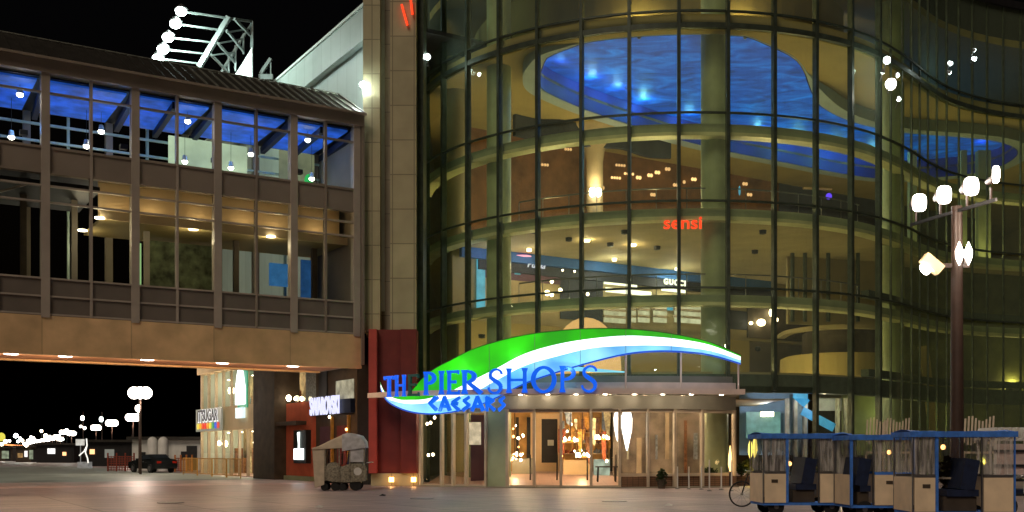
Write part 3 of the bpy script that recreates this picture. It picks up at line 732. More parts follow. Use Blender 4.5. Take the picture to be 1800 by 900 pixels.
for px, py, w, col in ((800,640,22,(.2,1,.1)),(900,625,22,(.3,1,.3)),(760,722,16,(.3,.8,1)),(1000,648,22,(.3,.8,1)),(1150,628,22,(.7,.9,1)),(1240,630,14,(.6,.8,1))):
    p, rz = on_plan(px, -.35); point('sign_spill', (p.x,p.y,hz(py,p.y)), w, col, LS, .05)
def tail(a, b, name, mat):
    leafstrip(a, b, name, mat, .55, .12)
tail([(955,652),(1010,645),(1050,648),(1098,653)], [(955,655),(1010,652),(1050,654),(1098,654.5)], 'pale_blue_tail', lightband('aqua_lit_film', (.25,.8,.95), 1.0))
for px, yt in ((1298,636),(1197,617),(1100,621)):
    p, _ = on_plan(px, .4); part('support_post', MB().cyl((p.x,p.y,4.05),(p.x,p.y,hz(yt,p.y)),.04,n=8), m_canopy, LS, True)

# ================================================================== ENTRANCE
m_goods = [M('goods_%s' % n, c, .6, .5, 7) for n, c in (('amber',(.75,.36,.08)),('rust',(.45,.12,.05)),('cream',(.8,.66,.42)),('bluegrey',(.25,.3,.36)),('brown',(.2,.09,.04)))]
EN = thing('entrance_vestibule', 'low glazed entrance pavilion with curved canopy at the foot of the round glass building', 'entrance', (gx(1000,46.6),46.6,0))
zc = 4.02
part('canopy_edge', MB().band(canopy_plan, .35, zc-.02, zc+.2), m_canopy, EN, True)
inner = offset(canopy_plan, .35)
# canopy deck: from edge back to the building
def lid(z, name, mat, a, b, th=.08):
    mb = MB(); vs = []
    for p, q in zip(a, b): vs += [(p[0],p[1],z),(q[0],q[1],z),(q[0],q[1],z+th),(p[0],p[1],z+th)]
    fs = []
    for i in range(len(a)-1):
        o = i*4; fs += [(o,o+4,o+5,o+1),(o+1,o+5,o+6,o+2),(o+2,o+6,o+7,o+3),(o+3,o+7,o+4,o)]
    mb.add(vs, fs); return part(name, mb, mat, EN, True)
def lerp_paths(t, a, b): return [(p[0]+(q[0]-p[0])*t, p[1]+(q[1]-p[1])*t) for p, q in zip(a, b)]
n_ = len(inner)
backp = [(gx(700,50.6)+(gx(1290,49.9)-gx(700,50.6))*i/(n_-1), 50.2-2.4*math.sin(PI*i/(n_-1))) for i in range(n_)]
lid(zc+.02, 'canopy_deck', m_canopy2, inner, backp)
def steps(px0, px1):
    return [p for p in offset(canopy_plan, 1.2) if px0 < 900+F*p[0]/p[1] < px1]
for k, (o, z0, z1) in enumerate(((1.1,4.22,4.55),(1.5,4.56,4.85))):
    pp = [p for p in offset(canopy_plan, o) if 930 < 900+F*p[0]/p[1] < 1295]
    part('canopy_step', MB().band(pp, .9, z0, z1), m_canopy2 if k else m_canopy, EN, True)
# glazed wall plan
gl = smoothpath([(gx(738,49.4),49.4),(gx(800,48.3),48.3),(gx(895,47.0),47.0),(gx(990,46.6),46.6),(gx(1092,46.6),46.6),(gx(1200,47.0),47.0),(gx(1292,48.2),48.2)], 6)
part('header_fascia', MB().band(offset(gl,-.05), .3, 3.42, 4.01), m_canopy2, EN, True)
def gpt(px):
    for a, b in zip(gl, gl[1:]):
        pa = 900+F*a[0]/a[1]; pb = 900+F*b[0]/b[1]
        if pa <= px <= pb+1e-6:
            t = (px-pa)/(pb-pa); d = (Vector(b)-Vector(a)).normalized(); return Vector((a[0]+(b[0]-a[0])*t, a[1]+(b[1]-a[1])*t)), math.atan2(d.y, d.x)
    return (Vector(gl[0]), 0) if px < 800 else (Vector(gl[-1]), 0)
frames = [740,777,797,820,855,892,939,986,1039,1089,1139,1186,1234,1290]
for px in frames:
    p, rz = gpt(px); part('door_post' if 890 < px < 1090 else 'window_post', MB().obox((p.x,p.y,1.71),(.11,.2,3.42),rz), m_frame, EN, True)
def seg(px0, px1, z0, z1, th, off=0):
    a, _ = gpt(px0); b, _ = gpt(px1); return MB().band(offset([tuple(a),tuple(b)], off), th, z0, z1)
for a, b in zip(frames, frames[1:]):
    if (a, b) in ((855,892),):
        part('wall_panel', seg(a, b, .02, 3.42, .2), m_olive, EN, True); continue
    z0 = .62 if a >= 1089 else .1
    aa, _ = gpt(a); bb, _ = gpt(b)
    w = part('door_leaf' if 890 < a < 1080 else 'window', seg(a, b, 3.28, 3.41, .1, .04), m_frame, EN, True)
    part('sill', seg(a, b, z0-.1, z0+.02, .1, .04), m_frame, w, True)
    mb = MB(); o = offset([tuple(aa),tuple(bb)], .09); mb.add([(o[0][0],o[0][1],z0),(o[1][0],o[1][1],z0),(o[1][0],o[1][1],3.3),(o[0][0],o[0][1],3.3)], [(0,1,2,3)])
    part('pane', mb, m_glass_s, w, True)
    if 890 < a < 1080:
        p, rz = gpt(b-7); part('handle', MB().cyl((p.x,p.y-.12,.35),(p.x,p.y-.12,1.45),.03,n=8), m_dark, w, True)
part('brick_plinth', seg(1091, 1291, 0, .5, .35, -.2), m_brick, EN, True)
for k, px in enumerate((770,838,915,963,1013,1064,1115,1165,1215,1268)):  # downlights added under the canopy to brighten header and paving
    p, rz = on_plan(px, .9); part('canopy_downlight', MB().cyl((p.x,p.y,4.0),(p.x,p.y,4.035),.09,n=12), e_down, EN, True); point('canopy_downlight_lamp', (p.x,p.y,3.9), 12, (1,.8,.6), EN, .06)
part('threshold', MB().band(offset(gl,-.3), .5, .003, .06), m_canopy2, EN, True)
# interior
part('interior_floor', MB().add([(gx(745,49.6),49.8,.03),(gx(895,47.2),47.3,.03),(gx(1090,46.8),46.9,.03),(gx(1290,48.3),48.4,.03),(12.5,57,.55),(-3.5,57,.55)], [(0,1,5),(1,2,5),(2,4,5),(2,3,4)]), m_pink_floor, EN, True)
m_gold = M('golden_wall', (.62, .34, .10), .7, .35, 1.4)
part('back_wall', MB().box(-3.6, 5.0, 57.2, 57.4, .02, 4.2), m_gold, EN, True); part('partition_wall', MB().box(4.98, 5.0, 48.6, 53.4, .1, 3.95), m_ochre2, EN, True) if False else None
part('back_wall', MB().box(5.0, 10.4, 53.4, 53.6, .02, 4.2), M('grey_streaked_shop_backdrop', (.24,.21,.18), .6, .6, 1.1), EN, True)
for k in range(11): part('backdrop_fin', MB().box(5.2+k*.47,5.2+k*.47+random.uniform(.08,.25),53.2,53.38,random.choice((.1,.1,1.2)),random.uniform(2.2,3.9)), random.choice((m_stripe,m_goods[3],m_goods[4],m_frame)), EN, True)
part('interior_ceiling', MB().box(-3.6, 12.5, 49.6, 57.2, 3.95, 4.01), m_ochre2, EN, True)
def inner_door(cx, Y):
    d = part('inner_door', MB().box(cx-1.0,cx-.42,Y,Y+.1,.5,3.6).box(cx+.42,cx+.72,Y,Y+.1,.5,3.6).box(cx-.42,cx+.42,Y,Y+.1,3.3,3.6).box(cx-.42,cx+.42,Y,Y+.1,.5,1.0), m_niche, EN, True)
    part('dark_door_glass', MB().box(cx-.42,cx+.42,Y+.04,Y+.07,1.0,3.3), m_dark, d, True)
    part('door_notice', MB().box(cx-.1,cx+.22,Y-.01,Y+.03,1.9,2.2), m_white, d, True)
inner_door(gx(966,56.8), 56.8)
part('dark_opening', MB().box(gx(926,57),gx(938,57),57.0,57.15,.6,3.4), m_dark, EN, True)
part('dark_opening', MB().box(gx(907,57),gx(912,57),57.0,57.15,.6,3.4), m_darkbrown, EN, True)
part('service_counter', MB().box(gx(900,55),gx(936,55),55,55.6,.35,1.25), m_canopy2, EN, True)
part('service_counter', MB().box(gx(990,54.5),gx(1040,54.5),54.5,55.1,.35,1.15), m_niche, EN, True)
part('glass_counter', MB().box(gx(1045,54),gx(1072,54),54,54.6,.35,1.2), E('counter_glow', (.45,.6,.5), .6, .5, 3), EN, True)
# display shelving and goods inside
DL = [('amber','gift shelf of amber goods nearest the inner door'),('cream','gift shelf of pale goods in the middle of the lobby'),('rust','gift shelf of reddish goods beside the hanging lanterns')]
for k, (px, Y) in enumerate(((998,56.2),(1026,56.4),(1056,56.0))):
    x = gx(px, Y); t = thing('display_shelf', DL[k][1], 'shelf', (x,Y,.55), 0, 'display shelves inside the entrance')
    part('shelf_frame', MB().box(-.45,.45,.3,.35,0,2.4).box(-.45,-.4,-.2,.3,0,2.4).box(.4,.45,-.2,.3,0,2.4), m_gold, t)
    for q in range(4):
        part('shelf_board', MB().box(-.4,.4,-.2,.3,.35+q*.55,.39+q*.55), m_niche, t)
        mb = MB()
        for u in range(6): 
            hh = random.uniform(.1,.34); xx = -.34+u*.125; mb.lathe((xx,random.uniform(-.12,.1),.39+q*.55), [(.05,0),(.055,hh*.7),(.02,hh)], 8)
        o = part('goods_row', mb, m_goods[(k+q) % 5], t); 
for k, (px, Y, n) in enumerate(((1003,51.5,7),(1024,52.5,9),(1058,51.5,9),(905,54,5))):
    x = gx(px, Y); z = {0:2.0,1:1.25,2:2.1,3:1.3}[k]
    t = thing('chandelier', ['small amber chandelier between the lobby doors','low amber chandelier above the lobby display','bright amber chandelier beside the white lanterns','amber chandelier beyond the leftmost door leaf'][k], 'chandelier', (x,Y,z), 0, 'chandeliers in the entrance lobby')
    part('stem', MB().cyl((0,0,.1),(0,0,3.95-z),.02,n=6), m_dark, t)
    part('arms', MB().lathe((0,0,0), [(.03,.1),(.3,.02),(.32,.05),(.03,.16)], 12), m_rail, t)
    for q in range(n):
        a = 2*PI*q/n; part('bulb', MB().ball((.3*math.cos(a),.3*math.sin(a),.12+.08*(q%2)),.055,1.4,8), e_warm if q % 3 else e_warm_hi, t)
    point('chandelier_lamp', (x,Y,z-.15), 55, (1,.66,.32), t, .1)
for k, (px, a, b, r_) in enumerate(((1086,724,776,.17),(1102,722,792,.22))):
    Y = 47.9; x = gx(px, Y); z1 = hz(a,Y); z0 = hz(b,Y)
    t = thing('hanging_lantern', ['shorter tapering white lantern glowing behind the entrance glass','longer tapering white lantern glowing behind the entrance glass'][k], 'lantern', (x,Y,z0))
    h = z1-z0; part('shade', MB().lathe((0,0,0), [(.03,0),(.09,h*.15),(r_,h*.5),(r_*1.1,h*.8),(r_*.8,h*.97),(.05,h)], 16), E('lantern_paper_%d' % k, (1,.97,.93), 2.6, .05), t, smooth=True)
    part('cord', MB().cyl((0,0,h),(0,0,3.42-z0),.015,n=6), m_dark, t)
    point('lantern_lamp', (x,Y-.5,z0+h/2), 10, (1,.95,.9), t, .1)
for k, (px, Y, w) in enumerate(((930,52,200),(1015,50.5,230),(1065,49.5,150),(1130,49.6,110),(1200,49.8,90),(1256,50.2,120),(838,52.5,60),(770,52,30))):
    x = gx(px, Y); part('ceiling_downlight', MB().cyl((x,Y,3.9),(x,Y,3.945),.11,n=12), e_down, EN, True); point('ceiling_downlight_lamp', (x,Y,3.7), w, (1,.68,.38), EN, .08)
rl = random.Random(3)
for k in range(16):
    px = 984+rl.random()*92; Y = 52+rl.random()*4; x = gx(px,Y); z1 = rl.uniform(2.2,3.8); z0 = z1-rl.uniform(.5,1.5); w = rl.uniform(.07,.2)
    part('hanging_banner', MB().prism([(x-w,z1),(x+w,z1),(x+w*rl.uniform(-.2,1),z0),(x-w*rl.uniform(.1,1),z0+.2)], Y, Y+.03), m_goods[k % 5], EN, True)
for k in range(26):
    px = rl.choice((rl.uniform(985,1080), rl.uniform(985,1080), rl.uniform(900,925))); Y = 53.5+rl.random()*2; p = at(px, rl.uniform(745,812), Y)
    part('small_display_lamp', MB().ball(p, rl.uniform(.03,.07), 1.2, 8), rl.choice((e_warm,e_orange,e_warm_hi)), EN, True)
for k, (px, py) in enumerate(((751,745),(757,743),(764,734),(753,800),(761,799))):
    p = at(px, py, 50.6); part('small_display_lamp', MB().ball(p, .06, 1.2, 8), e_warm, EN, True)
# lit side cabinet / poster left
x = gx(836,50.3); tag(part('framed_poster', MB().box(x-.3,x+.25,50.3,50.35,1.9,2.95), E('poster_paper', (.75,.62,.42), .8, .3, 5)), 'tall pale framed notice behind the glass left of the entrance doors', 'poster')
x = gx(840,50.6); part('red_curtain', MB().box(x-.35,x+.35,50.9,51,.1,3.3), m_mauve, EN, True)
x = gx(1062,49.5); tag(part('lobby_mat', MB().box(x-1,x+1.2,48.6,50.2,.034,.05), m_niche), 'pale entrance mat on the lobby floor', 'mat')
tb = thing('lobby_table', 'dark table with slender legs standing on the pale lobby mat', 'table', (gx(1066,50),50,.05))
part('table_top', MB().box(-.5,.5,-.3,.3,.8,.86), m_darkbrown, tb)
for sx in (-.42,.42):
    for sy in (-.22,.22): part('leg', MB().cyl((sx,sy,0),(sx*.9,sy*.9,.8),.03,n=6), m_darkbrown, tb)

# planting beds and shrubs right of the entrance
def leafcloud(mb, c, rx, ry, rz, n, s):
    for _ in range(n):
        a = random.uniform(0,2*PI); u = random.random()**.5; w = random.uniform(-1,1)
        k = math.sqrt(max(0,1-w*w))*u*(.75+.35*math.sin(a*3+w*4))
        p = Vector((c[0]+rx*k*math.cos(a), c[1]+ry*k*math.sin(a), c[2]+rz*w))
        d = Vector((random.gauss(0,1),random.gauss(0,1),random.gauss(0,.6))).normalized()*s*random.uniform(.6,1.4); e = d.cross(Vector((random.random(),random.random(),1))).normalized()*s*.35
        mb.add([p-e*.2, p+d*.5-e, p+d, p+d*.5+e], [(0,1,2,3)])
bed = MB().band([(gx(1291,48.9),48.9),(gx(1345,51.5),51.5)], .6, 0, .45)
tag(part('planter_bed', bed, m_brick), 'low brown brick planter bed holding the uplit shrubs', 'planter')
SHR = [(1163,46.0,0,.75,.28,'dark potted shrub standing on the paving in front of the entrance window',m_leaf),(1246,48.3,.35,.45,.42,'bushy dark shrub behind the brick plinth window',m_leaf),(1303,49.6,.45,.55,.4,'spreading shrub in the planter beside the flame shaped lamp',m_leaf),
       (1313,50.6,.45,.7,.45,'yellow uplit shrub in the planter bed',m_leaf2),(1333,50.9,.45,.9,.42,'taller dark shrub at the right end of the planter',m_leaf)]
for px, Y, zb, h, r_, lab, mt in SHR:
    x = gx(px,Y); t = thing('shrub', lab, 'shrub', (x,Y,zb))
    mb = MB(); leafcloud(mb, (0,0,h*.62), r_, r_, h*.42, 420, .12); part('foliage', mb, mt, t)
    part('stem', MB().cyl((0,0,.0),(.02,0,h*.6),.03,.015,6).cyl((0,0,h*.2),(.12,.05,h*.7),.015,.01,5), m_bark, t)
    if px == 1163: part('pot', MB().lathe((0,0,0), [(.14,0),(.2,.36),(.21,.4)], 14), m_darkbrown, t)
point('planter_spot', (gx(1311,49.9),49.9,.6), 16, (1,.7,.1), None, .05)
p = Vector((gx(1281,48.2),47.9,.6)); t = thing('flame_lamp', 'slim flame shaped orange lamp at the right end of the entrance glass', 'lamp', tuple(p))
part('flame_globe', MB().lathe((0,0,0), [(.02,.1),(.09,.4),(.07,.8),(.01,1.25)], 12), E('flame_glass', (1,.62,.22), 3.2, .1), t)
part('lamp_base', MB().lathe((0,0,-.6), [(.1,0),(.05,.1),(.04,.7)], 10), m_dark, t)
point('flame_lamp_light', (p.x,p.y-.3,p.z+.5), 12, (1,.6,.25), t, .1)
for k, (px, yy) in enumerate(((1319,780),(1327,775))):
    p = Vector((gx(px,52.6),52.6,0)); t = thing('lily_lamp', ['shorter yellow petal shaped lamp in the planting','taller yellow petal shaped lamp in the planting'][k], 'lamp', tuple(p))
    part('petal_globe', MB().lathe((0,0,1.2), [(.02,0),(.12,.35+.1*k),(.10,.7+.15*k),(.01,1.0+.25*k)], 12), E('petal_glass_%d' % k, (1,.75,.15), 2.0, .1), t)
    part('lamp_stem', MB().cyl((0,0,0),(0,0,1.25),.03,n=6), m_dark, t)
# posts of the bicycle rack
for i, px in enumerate((1191,1211,1233,1247,1268,1286)):
    Y = 45.6-i*.25 if i not in (3,5) else 43.2; x = gx(px, Y)
    t = thing('rack_post', ['first','second','third','fourth','fifth','sixth'][i]+' slender pale rack post counting right from the potted shrub', 'post', (x,Y,0), 0, 'slender rack posts on the paving')
    part('post', MB().cyl((0,0,0),(0,0,.95 if i not in (3,5) else 1.25),.028,n=8), m_white, t); part('foot', MB().lathe((0,0,0), [(.1,0),(.1,.02),(.03,.05)], 10), m_steel, t)

# ================================================================== shop at the right of the canopy (ground floor, behind glass)
def inside(px0, px1, y0, y1, Y, mat, name, par=A, th=.1):
    return part(name, MB().box(gx(px0,Y),gx(px1,Y),Y,Y+th,hz(y1,Y),hz(y0,Y)), mat, par, True)
m_bluewall = M('blue_grey_shop_wall', (.16, .26, .38), .7, .2, .8)
inside(1300,1420,688,800,56.0,m_bluewall,'shop_back_wall')
inside(1312,1372,724,770,55.2,E('teal_display', (.20,.45,.38), .42, .5, 2.2),'lit_display')
inside(1338,1360,724,732,55.0,e_warm,'lit_shelf')
inside(1395,1420,690,700,54.0,e_cyan,'cyan_sign_panel')
p = at(1405,697,53.8); 
for a, b in (((1378,745),(1466,752)),((1372,708),(1420,702))):
    pass
q = at(1428,722,54.4); mb = MB().bar(at(1410,722,54.4), at(1466,752,54.6), .08, .42); part('blue_slanted_banner', mb, E('azure_banner', (.05,.32,.62), .8, .15), A, True)
q = MB().bar(at(1398,692,54.3), at(1418,710,54.3), .08, .45); part('blue_slanted_banner', q, E('azure_banner_b', (.05,.35,.65), .8, .15), A, True)
for px in (1383,1397,1414,1472,1486): part('shop_fin', MB().box(gx(px,55),gx(px+5,55),55,55.4,.1,4.3), m_stripe, A, True)
inside(1440,1480,700,722,56,M('pale_shop_panel', (.4,.45,.5), .7, .2),'pale_panel')
inside(1480,1560,695,800,57,m_olive,'green_shop_wall')
point('shop_light', (gx(1350,53.4),53.4,3.7), 130, (.8,.9,1), A, .1)
point('shop_light', (gx(1450,54),54,3.9), 110, (1,.85,.6), A, .1)
# bright glowing niche further right
Y = 57.5; o = part('lit_niche', MB().box(gx(1557,Y),gx(1585,Y),Y,Y+.2,1.0,4.2), m_ochre, A, True)
p = at(1564,738,57.0); part('niche_lamp', MB().ball(p,.12), e_warm, A, True); point('niche_lamp_light', (p.x,p.y-.3,p.z), 60, (1,.95,.3), A, .05)
# dim interior of the right wing: olive screens and fins
for k, (px, w_, z0, z1) in enumerate(((1620,25,0,8),(1660,18,0,11),(1720,22,0,20),(1775,30,0,12),(1600,12,8.6,20),(1690,10,0,20))):
    Y = 66; part('interior_fin', MB().box(gx(px,Y),gx(px+w_,Y),Y,Y+.5,z0,z1), m_olive, A, True)
part('olive_screen', MB().band([(22,61.5),(26,63.4),(34,66)], .2, 0, 12.1), M('olive_drape', (.14,.15,.05), .8, .45, .8), A, True)
part('interior_stair', MB().bar((23,60.5,7.5),(24.2,61.2,.3),.25,.5), m_ochre, A, True)
for z in (5.2, 9.0):
    part('wing_floor_edge', MB().band(offset(path[60:], .5), .4, z, z+.35), m_mull, A, True)

for z in (8.6, 12.5):
    bal = part('balustrade', MB().band([p for p in offset(path, 1.1) if 0 < p[0] < 17], .03, z+1.02, z+1.08), m_steel, A, True)
    for p in [p for p in offset(path, 1.1) if 0 < p[0] < 17][::3]: part('baluster', MB().cyl((p[0],p[1],z),(p[0],p[1],z+1.02),.02,n=5), m_steel, bal, True)
# ================================================================== signs inside
def text_mesh(s, size, depth=.03, bold=0., shear=0., spacing=1., sx=1.):
    cu = bpy.data.curves.new('t', 'FONT'); cu.body = s; cu.size = size; cu.extrude = depth; cu.offset = bold; cu.shear = shear; cu.space_character = spacing; cu.resolution_u = 3
    o = bpy.data.objects.new('t', cu); C.objects.link(o); bpy.context.view_layer.update()
    me = bpy.data.meshes.new_from_object(o.evaluated_get(bpy.context.evaluated_depsgraph_get()))
    bpy.data.objects.remove(o); bpy.data.curves.remove(cu)
    xs = [v.co.x for v in me.vertices]; cx = (min(xs)+max(xs))/2
    mb = MB(); mb.add([((v.co.x-cx)*sx, -v.co.z, v.co.y) for v in me.vertices], [tuple(p.vertices) for p in me.polygons])
    bpy.data.meshes.remove(me); return mb
def text_obj(name, s, loc, rz, size, mat, parent=None, **k):
    mb = text_mesh(s, size, **k); m = Matrix.Rotation(rz, 4, 'Z')
    me = bpy.data.meshes.new(name); me.from_pydata([tuple(m @ Vector(v)+(Vector(loc) if parent is None else Vector((0,0,0)))) for v in mb.v], [], mb.f); me.materials.append(mat)
    o = bpy.data.objects.new(name, me); C.objects.link(o)
    if parent is not None: o.parent = parent; o.location = Vector(loc)
    else:
        for v in me.vertices: v.co -= Vector(loc)
        o.location = loc
    return o
p = at(1200, 402, 48.28)
tag(text_obj('red_shop_sign', 'sensi', (p.x,p.y,p.z), -.02, .80, e_red, bold=.012, depth=.04, sx=1.12), 'glowing red lowercase sign partly hidden behind the round column', 'sign')
p = onwall(943,471,off=-.35); tag(text_obj('script_shop_sign', 'Puma', tuple(p), GR, .52, e_swar, shear=.35), 'small white slanted lettering on the dark plum shop fascia', 'sign')
p = onwall(1186,501,off=-.35); tag(text_obj('capital_shop_sign', 'GUCCI', tuple(p), GR, .46, e_shelfline, bold=.012, spacing=1.25), 'small cream capitals above a bright shelf light', 'sign')

# ================================================================== TOWER at the joint
TW = thing('stone_clad_pier', 'tall beige tiled pier with red painted base between bridge and glass front', 'pillar', (gx(690,50),50,0))
part('tiled_shaft', MB().box(gx(686,50),gx(731,50),50,52.5,5.6+1.6,27), m_tower, TW, True)
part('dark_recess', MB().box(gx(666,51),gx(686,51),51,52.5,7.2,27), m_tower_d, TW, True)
part('corner_strip', MB().box(gx(638,50.4),gx(668,50.4),50.4,51.0,7.2,27), m_tower, TW, True)
part('shaft_flank', MB().box(gx(731,50.6)+.02,gx(744,50.6),50.6,52.5,.3,27), m_mull, TW, True)
zr = hz(579, 49.6)
part('red_base', MB().box(gx(662,49.7),gx(704,49.7),49.7,51,hz(832,49.7),zr), m_red, TW, True)
part('red_base_flank', MB().box(gx(704,49.5)+.004,gx(732,49.5),49.5,51,hz(832,49.5),zr), m_red, TW, True)
part('red_base_edge', MB().box(gx(648,49.3),gx(662,49.3),49.3,51,hz(832,49.3),zr-.02), m_redlit, TW, True)
part('stone_plinth', MB().box(gx(650,49.2),gx(733,49.2),49.6,51,0,hz(832,49.6)-.003), m_tower, TW, True)
for px in (688, 727):
    p = at(px, 843, 49.35); part('plinth_lamp', MB().obox(p,(.22,.1,.22)), e_orange, TW, True); point('plinth_lamp_light', (p.x,p.y-.25,p.z), 2, (1,.55,.2), TW, .04)
# red neon strokes near top
for a, b in (((706,8),(716,44)),((722,0),(725,25))):
    tag(part('red_neon_stroke', MB().bar(at(a[0],a[1],49.85), at(b[0],b[1],49.85), .10,.10), e_red), 'slanting red neon stroke high on the tiled pier, %s' % ('the longer left one' if a[0] == 706 else 'the shorter right one'), 'neon light')
# dark gap between bridge end and pier
part('dark_gap_wall', MB().box(gx(628,51.5),gx(650,51.5),51.5,52.5,0,7.2), m_dark, TW, True)

# ================================================================== SIDE BUILDING (white siding above, shops below)
W0 = Vector((-6.35, 51.2, 0)); SBR = math.atan2(N.y, N.x)
SB = thing('metal_clad_side_building', 'long pale metal clad building side running back from the pier with shops below', 'building', tuple(W0), SBR)
# local x = back along the promenade, local y = into the building?  (rotate N by +90deg -> left/outwards), so outwards is +y
def sx_(px):
    r = (px-900)/F; return (W0.x*-1*-1-r*W0.y)/(r*N.y-N.x)
def sb(x0, x1, y0, y1, z0, z1): return MB().box(x0,x1,y0,y1,z0,z1)
def lz(px, py):
    t = sx_(px); Y = W0.y+N.y*t; return hz(py, Y)
L_ = sx_(355)
part('upper_siding', sb(0,L_,-.5,0,8.2,21.3), m_white_panel, SB)
part('parapet_siding', sb(-.02,L_,-.5,.35,21.33,22.9), m_white_panel, SB)
part('coping', sb(-.05,L_,-.6,.42,22.91,23.05), m_corner, SB)
part('corner_pilaster', sb(-.35,.45,-.4,.5,8.2,23.3), m_corner, SB)
part('sloped_roofing', sb(.5,L_,-12,-.5,22.2,22.4), m_roof, SB)
part('end_wall', sb(L_,L_+.3,-14,0,0,22.4), m_white_panel, SB)
part('cornice', sb(0,L_,-.4,.35,7.0,8.18), m_cream, SB)
part('floor_band', sb(sx_(470)+.3,L_,-.3,.15,3.0,4.55), m_cream, SB)
# interiors with glass in front
xs = [(sx_(470)+.3, sx_(355))]
xa, xb = sx_(468), L_
part('shop_interior_wall', sb(xa,xb,-3.2,-3.0,.05,7.0), M('busy_shop_wall', (.30,.24,.14), .8, .7, 1.5), SB)
part('shop_upper_floor', sb(xa,xb,-3.0,-.3,3.3,3.5), m_ochre2, SB)
part('shop_floor', sb(0,xb,-3.0,0,.01,.06), m_pink_floor, SB)
nb = 8
for k in range(nb+1):
    x = xa+(xb-xa)*k/nb; part('shopfront_post', sb(x-.06,x+.06,-.1,.08,.05,7.0), m_frame, SB)
for k in range(nb):
    x0 = xa+(xb-xa)*k/nb+.06; x1 = xa+(xb-xa)*(k+1)/nb-.06
    for z0, z1 in ((.1,3.0),(4.55,6.98)):
        part('shop_window', MB().add([(x0,0,z0),(x1,0,z0),(x1,0,z1),(x0,0,z1)],[(0,1,2,3)]), m_glass_s, SB)
for k in range(18):
    x = random.uniform(xa+.5,xb-.5); z = random.choice((.1,3.55)); h = random.uniform(.8,2.0)
    part('shop_rack', sb(x-.35,x+.35,-2.6,-2.2,z,z+h), random.choice(m_goods+[m_stripe]), SB)
for k in range(5):
    x = xa+1.5+(xb-xa-3)*k/4
    for z in (2.9, 6.6):
        part('shop_downlight', sb(x-.12,x+.12,-1.6,-1.4,z,z+.06), e_down, SB)
        ld = point('shop_downlight_lamp', tuple(W0), 110, (1,.82,.55), SB, .06); ld.location = (x,-1.5,z-.25)
def sloc(px, py, out=.1):
    t = sx_(px); return Vector((t, out, lz(px,py)))
for px, py, mt, r_ in ((386,686,e_warm,.22),(409,698,e_warm,.15),(443,696,e_warm,.12),(457,696,e_warm,.18),(428,778,e_warm_hi,.17),(375,780,e_warm,.2),(365,779,e_warm,.14),(452,770,e_warm,.15),(462,768,e_warm,.2),(515,700,e_warm,.15),(527,701,e_warm,.09),(538,701,e_warm,.11),(587,733,e_warm,.06),(617,755,e_orange,.06)):
    o = part('shop_lamp', MB().ball(sloc(px,py,-.8 if px < 470 else .25), r_, 1.2), mt, SB)
# tall lit bottle-like sign
q = sloc(432,0,.3); x = q.x
tw = .55
bl = tag(part('tall_lit_sign', MB(), e_white), 'tall white lit column sign with green top on the upper shop front', 'sign')
bpy.data.objects.remove(bl)
BT = thing('column_light_sign', 'tall white lit column sign with green top on the upper shop front', 'sign')
wp = W0+N*x+Vector((-N.y, N.x, 0))*.35
BT.location = (wp.x, wp.y, lz(432,728)); BT.rotation_euler = (0,0,SBR)
part('lit_column', MB().prism([(-.75,.6),(.75,.6),(.75,1.6),(.35,2.6),(0,3.0),(-.35,2.6),(-.75,1.6)], -.1,.1), E('white_column_face', (.9,1,1), 2.5, .1), BT)
part('green_backing', MB().box(-.95,.95,-.2,-.12,.4,3.4), E('green_sign_back', (.05,.45,.22), .6, .2), BT)
part('lit_foot', MB().box(-.7,.7,-.1,.1,-.25,.4), E('white_foot_face', (.7,.9,.95), 1.2, .2), BT)
# sugar sign board
xb0, xb1 = sx_(402), sx_(357); zt, zb = lz(380,722), lz(380,754)
SGB = thing('sweet_shop_sign', 'square lit sign board with dark letters above a row of coloured dots', 'sign')
wp = W0+N*((xb0+xb1)/2)+Vector((-N.y, N.x, 0))*.5; SGB.location = (wp.x, wp.y, zb); SGB.rotation_euler = (0,0,SBR)
hw = abs(xb1-xb0)/2; hh = zt-zb
part('board', MB().box(-hw,hw,-.12,.0,-.15,hh+.15), e_sign, SGB)
# text reads from outside: outward is +y, so text mirrored rotation by 180
text_obj('white_backing_letters', "IT'SUGAR", (0,.02,hh*.42), PI, 1.1, E('white_letter_glow', (1,1,1), .9, 0), SGB, bold=.075, depth=.01, sx=hw*2*.92/5.4)
text_obj('black_letters', "IT'SUGAR", (0,.06,hh*.45), PI, 1.1, m_dark, SGB, bold=.022, depth=.012, sx=hw*2*.92/5.4)
for k, c in enumerate(((.9,.75,.1),(.95,.45,.02),(.9,.08,.02),(.9,.05,.03),(.95,.35,.02),(.85,.75,.05),(.05,.35,.12),(.02,.1,.7),(.8,.08,.05))):
    part('coloured_dot', MB().cyl((hw*.8-k*hw*.2,.0,hh*.17),(hw*.8-k*hw*.2,.06,hh*.17),.22,n=14), E('dot_%d' % k, c, .9, 0), SGB)
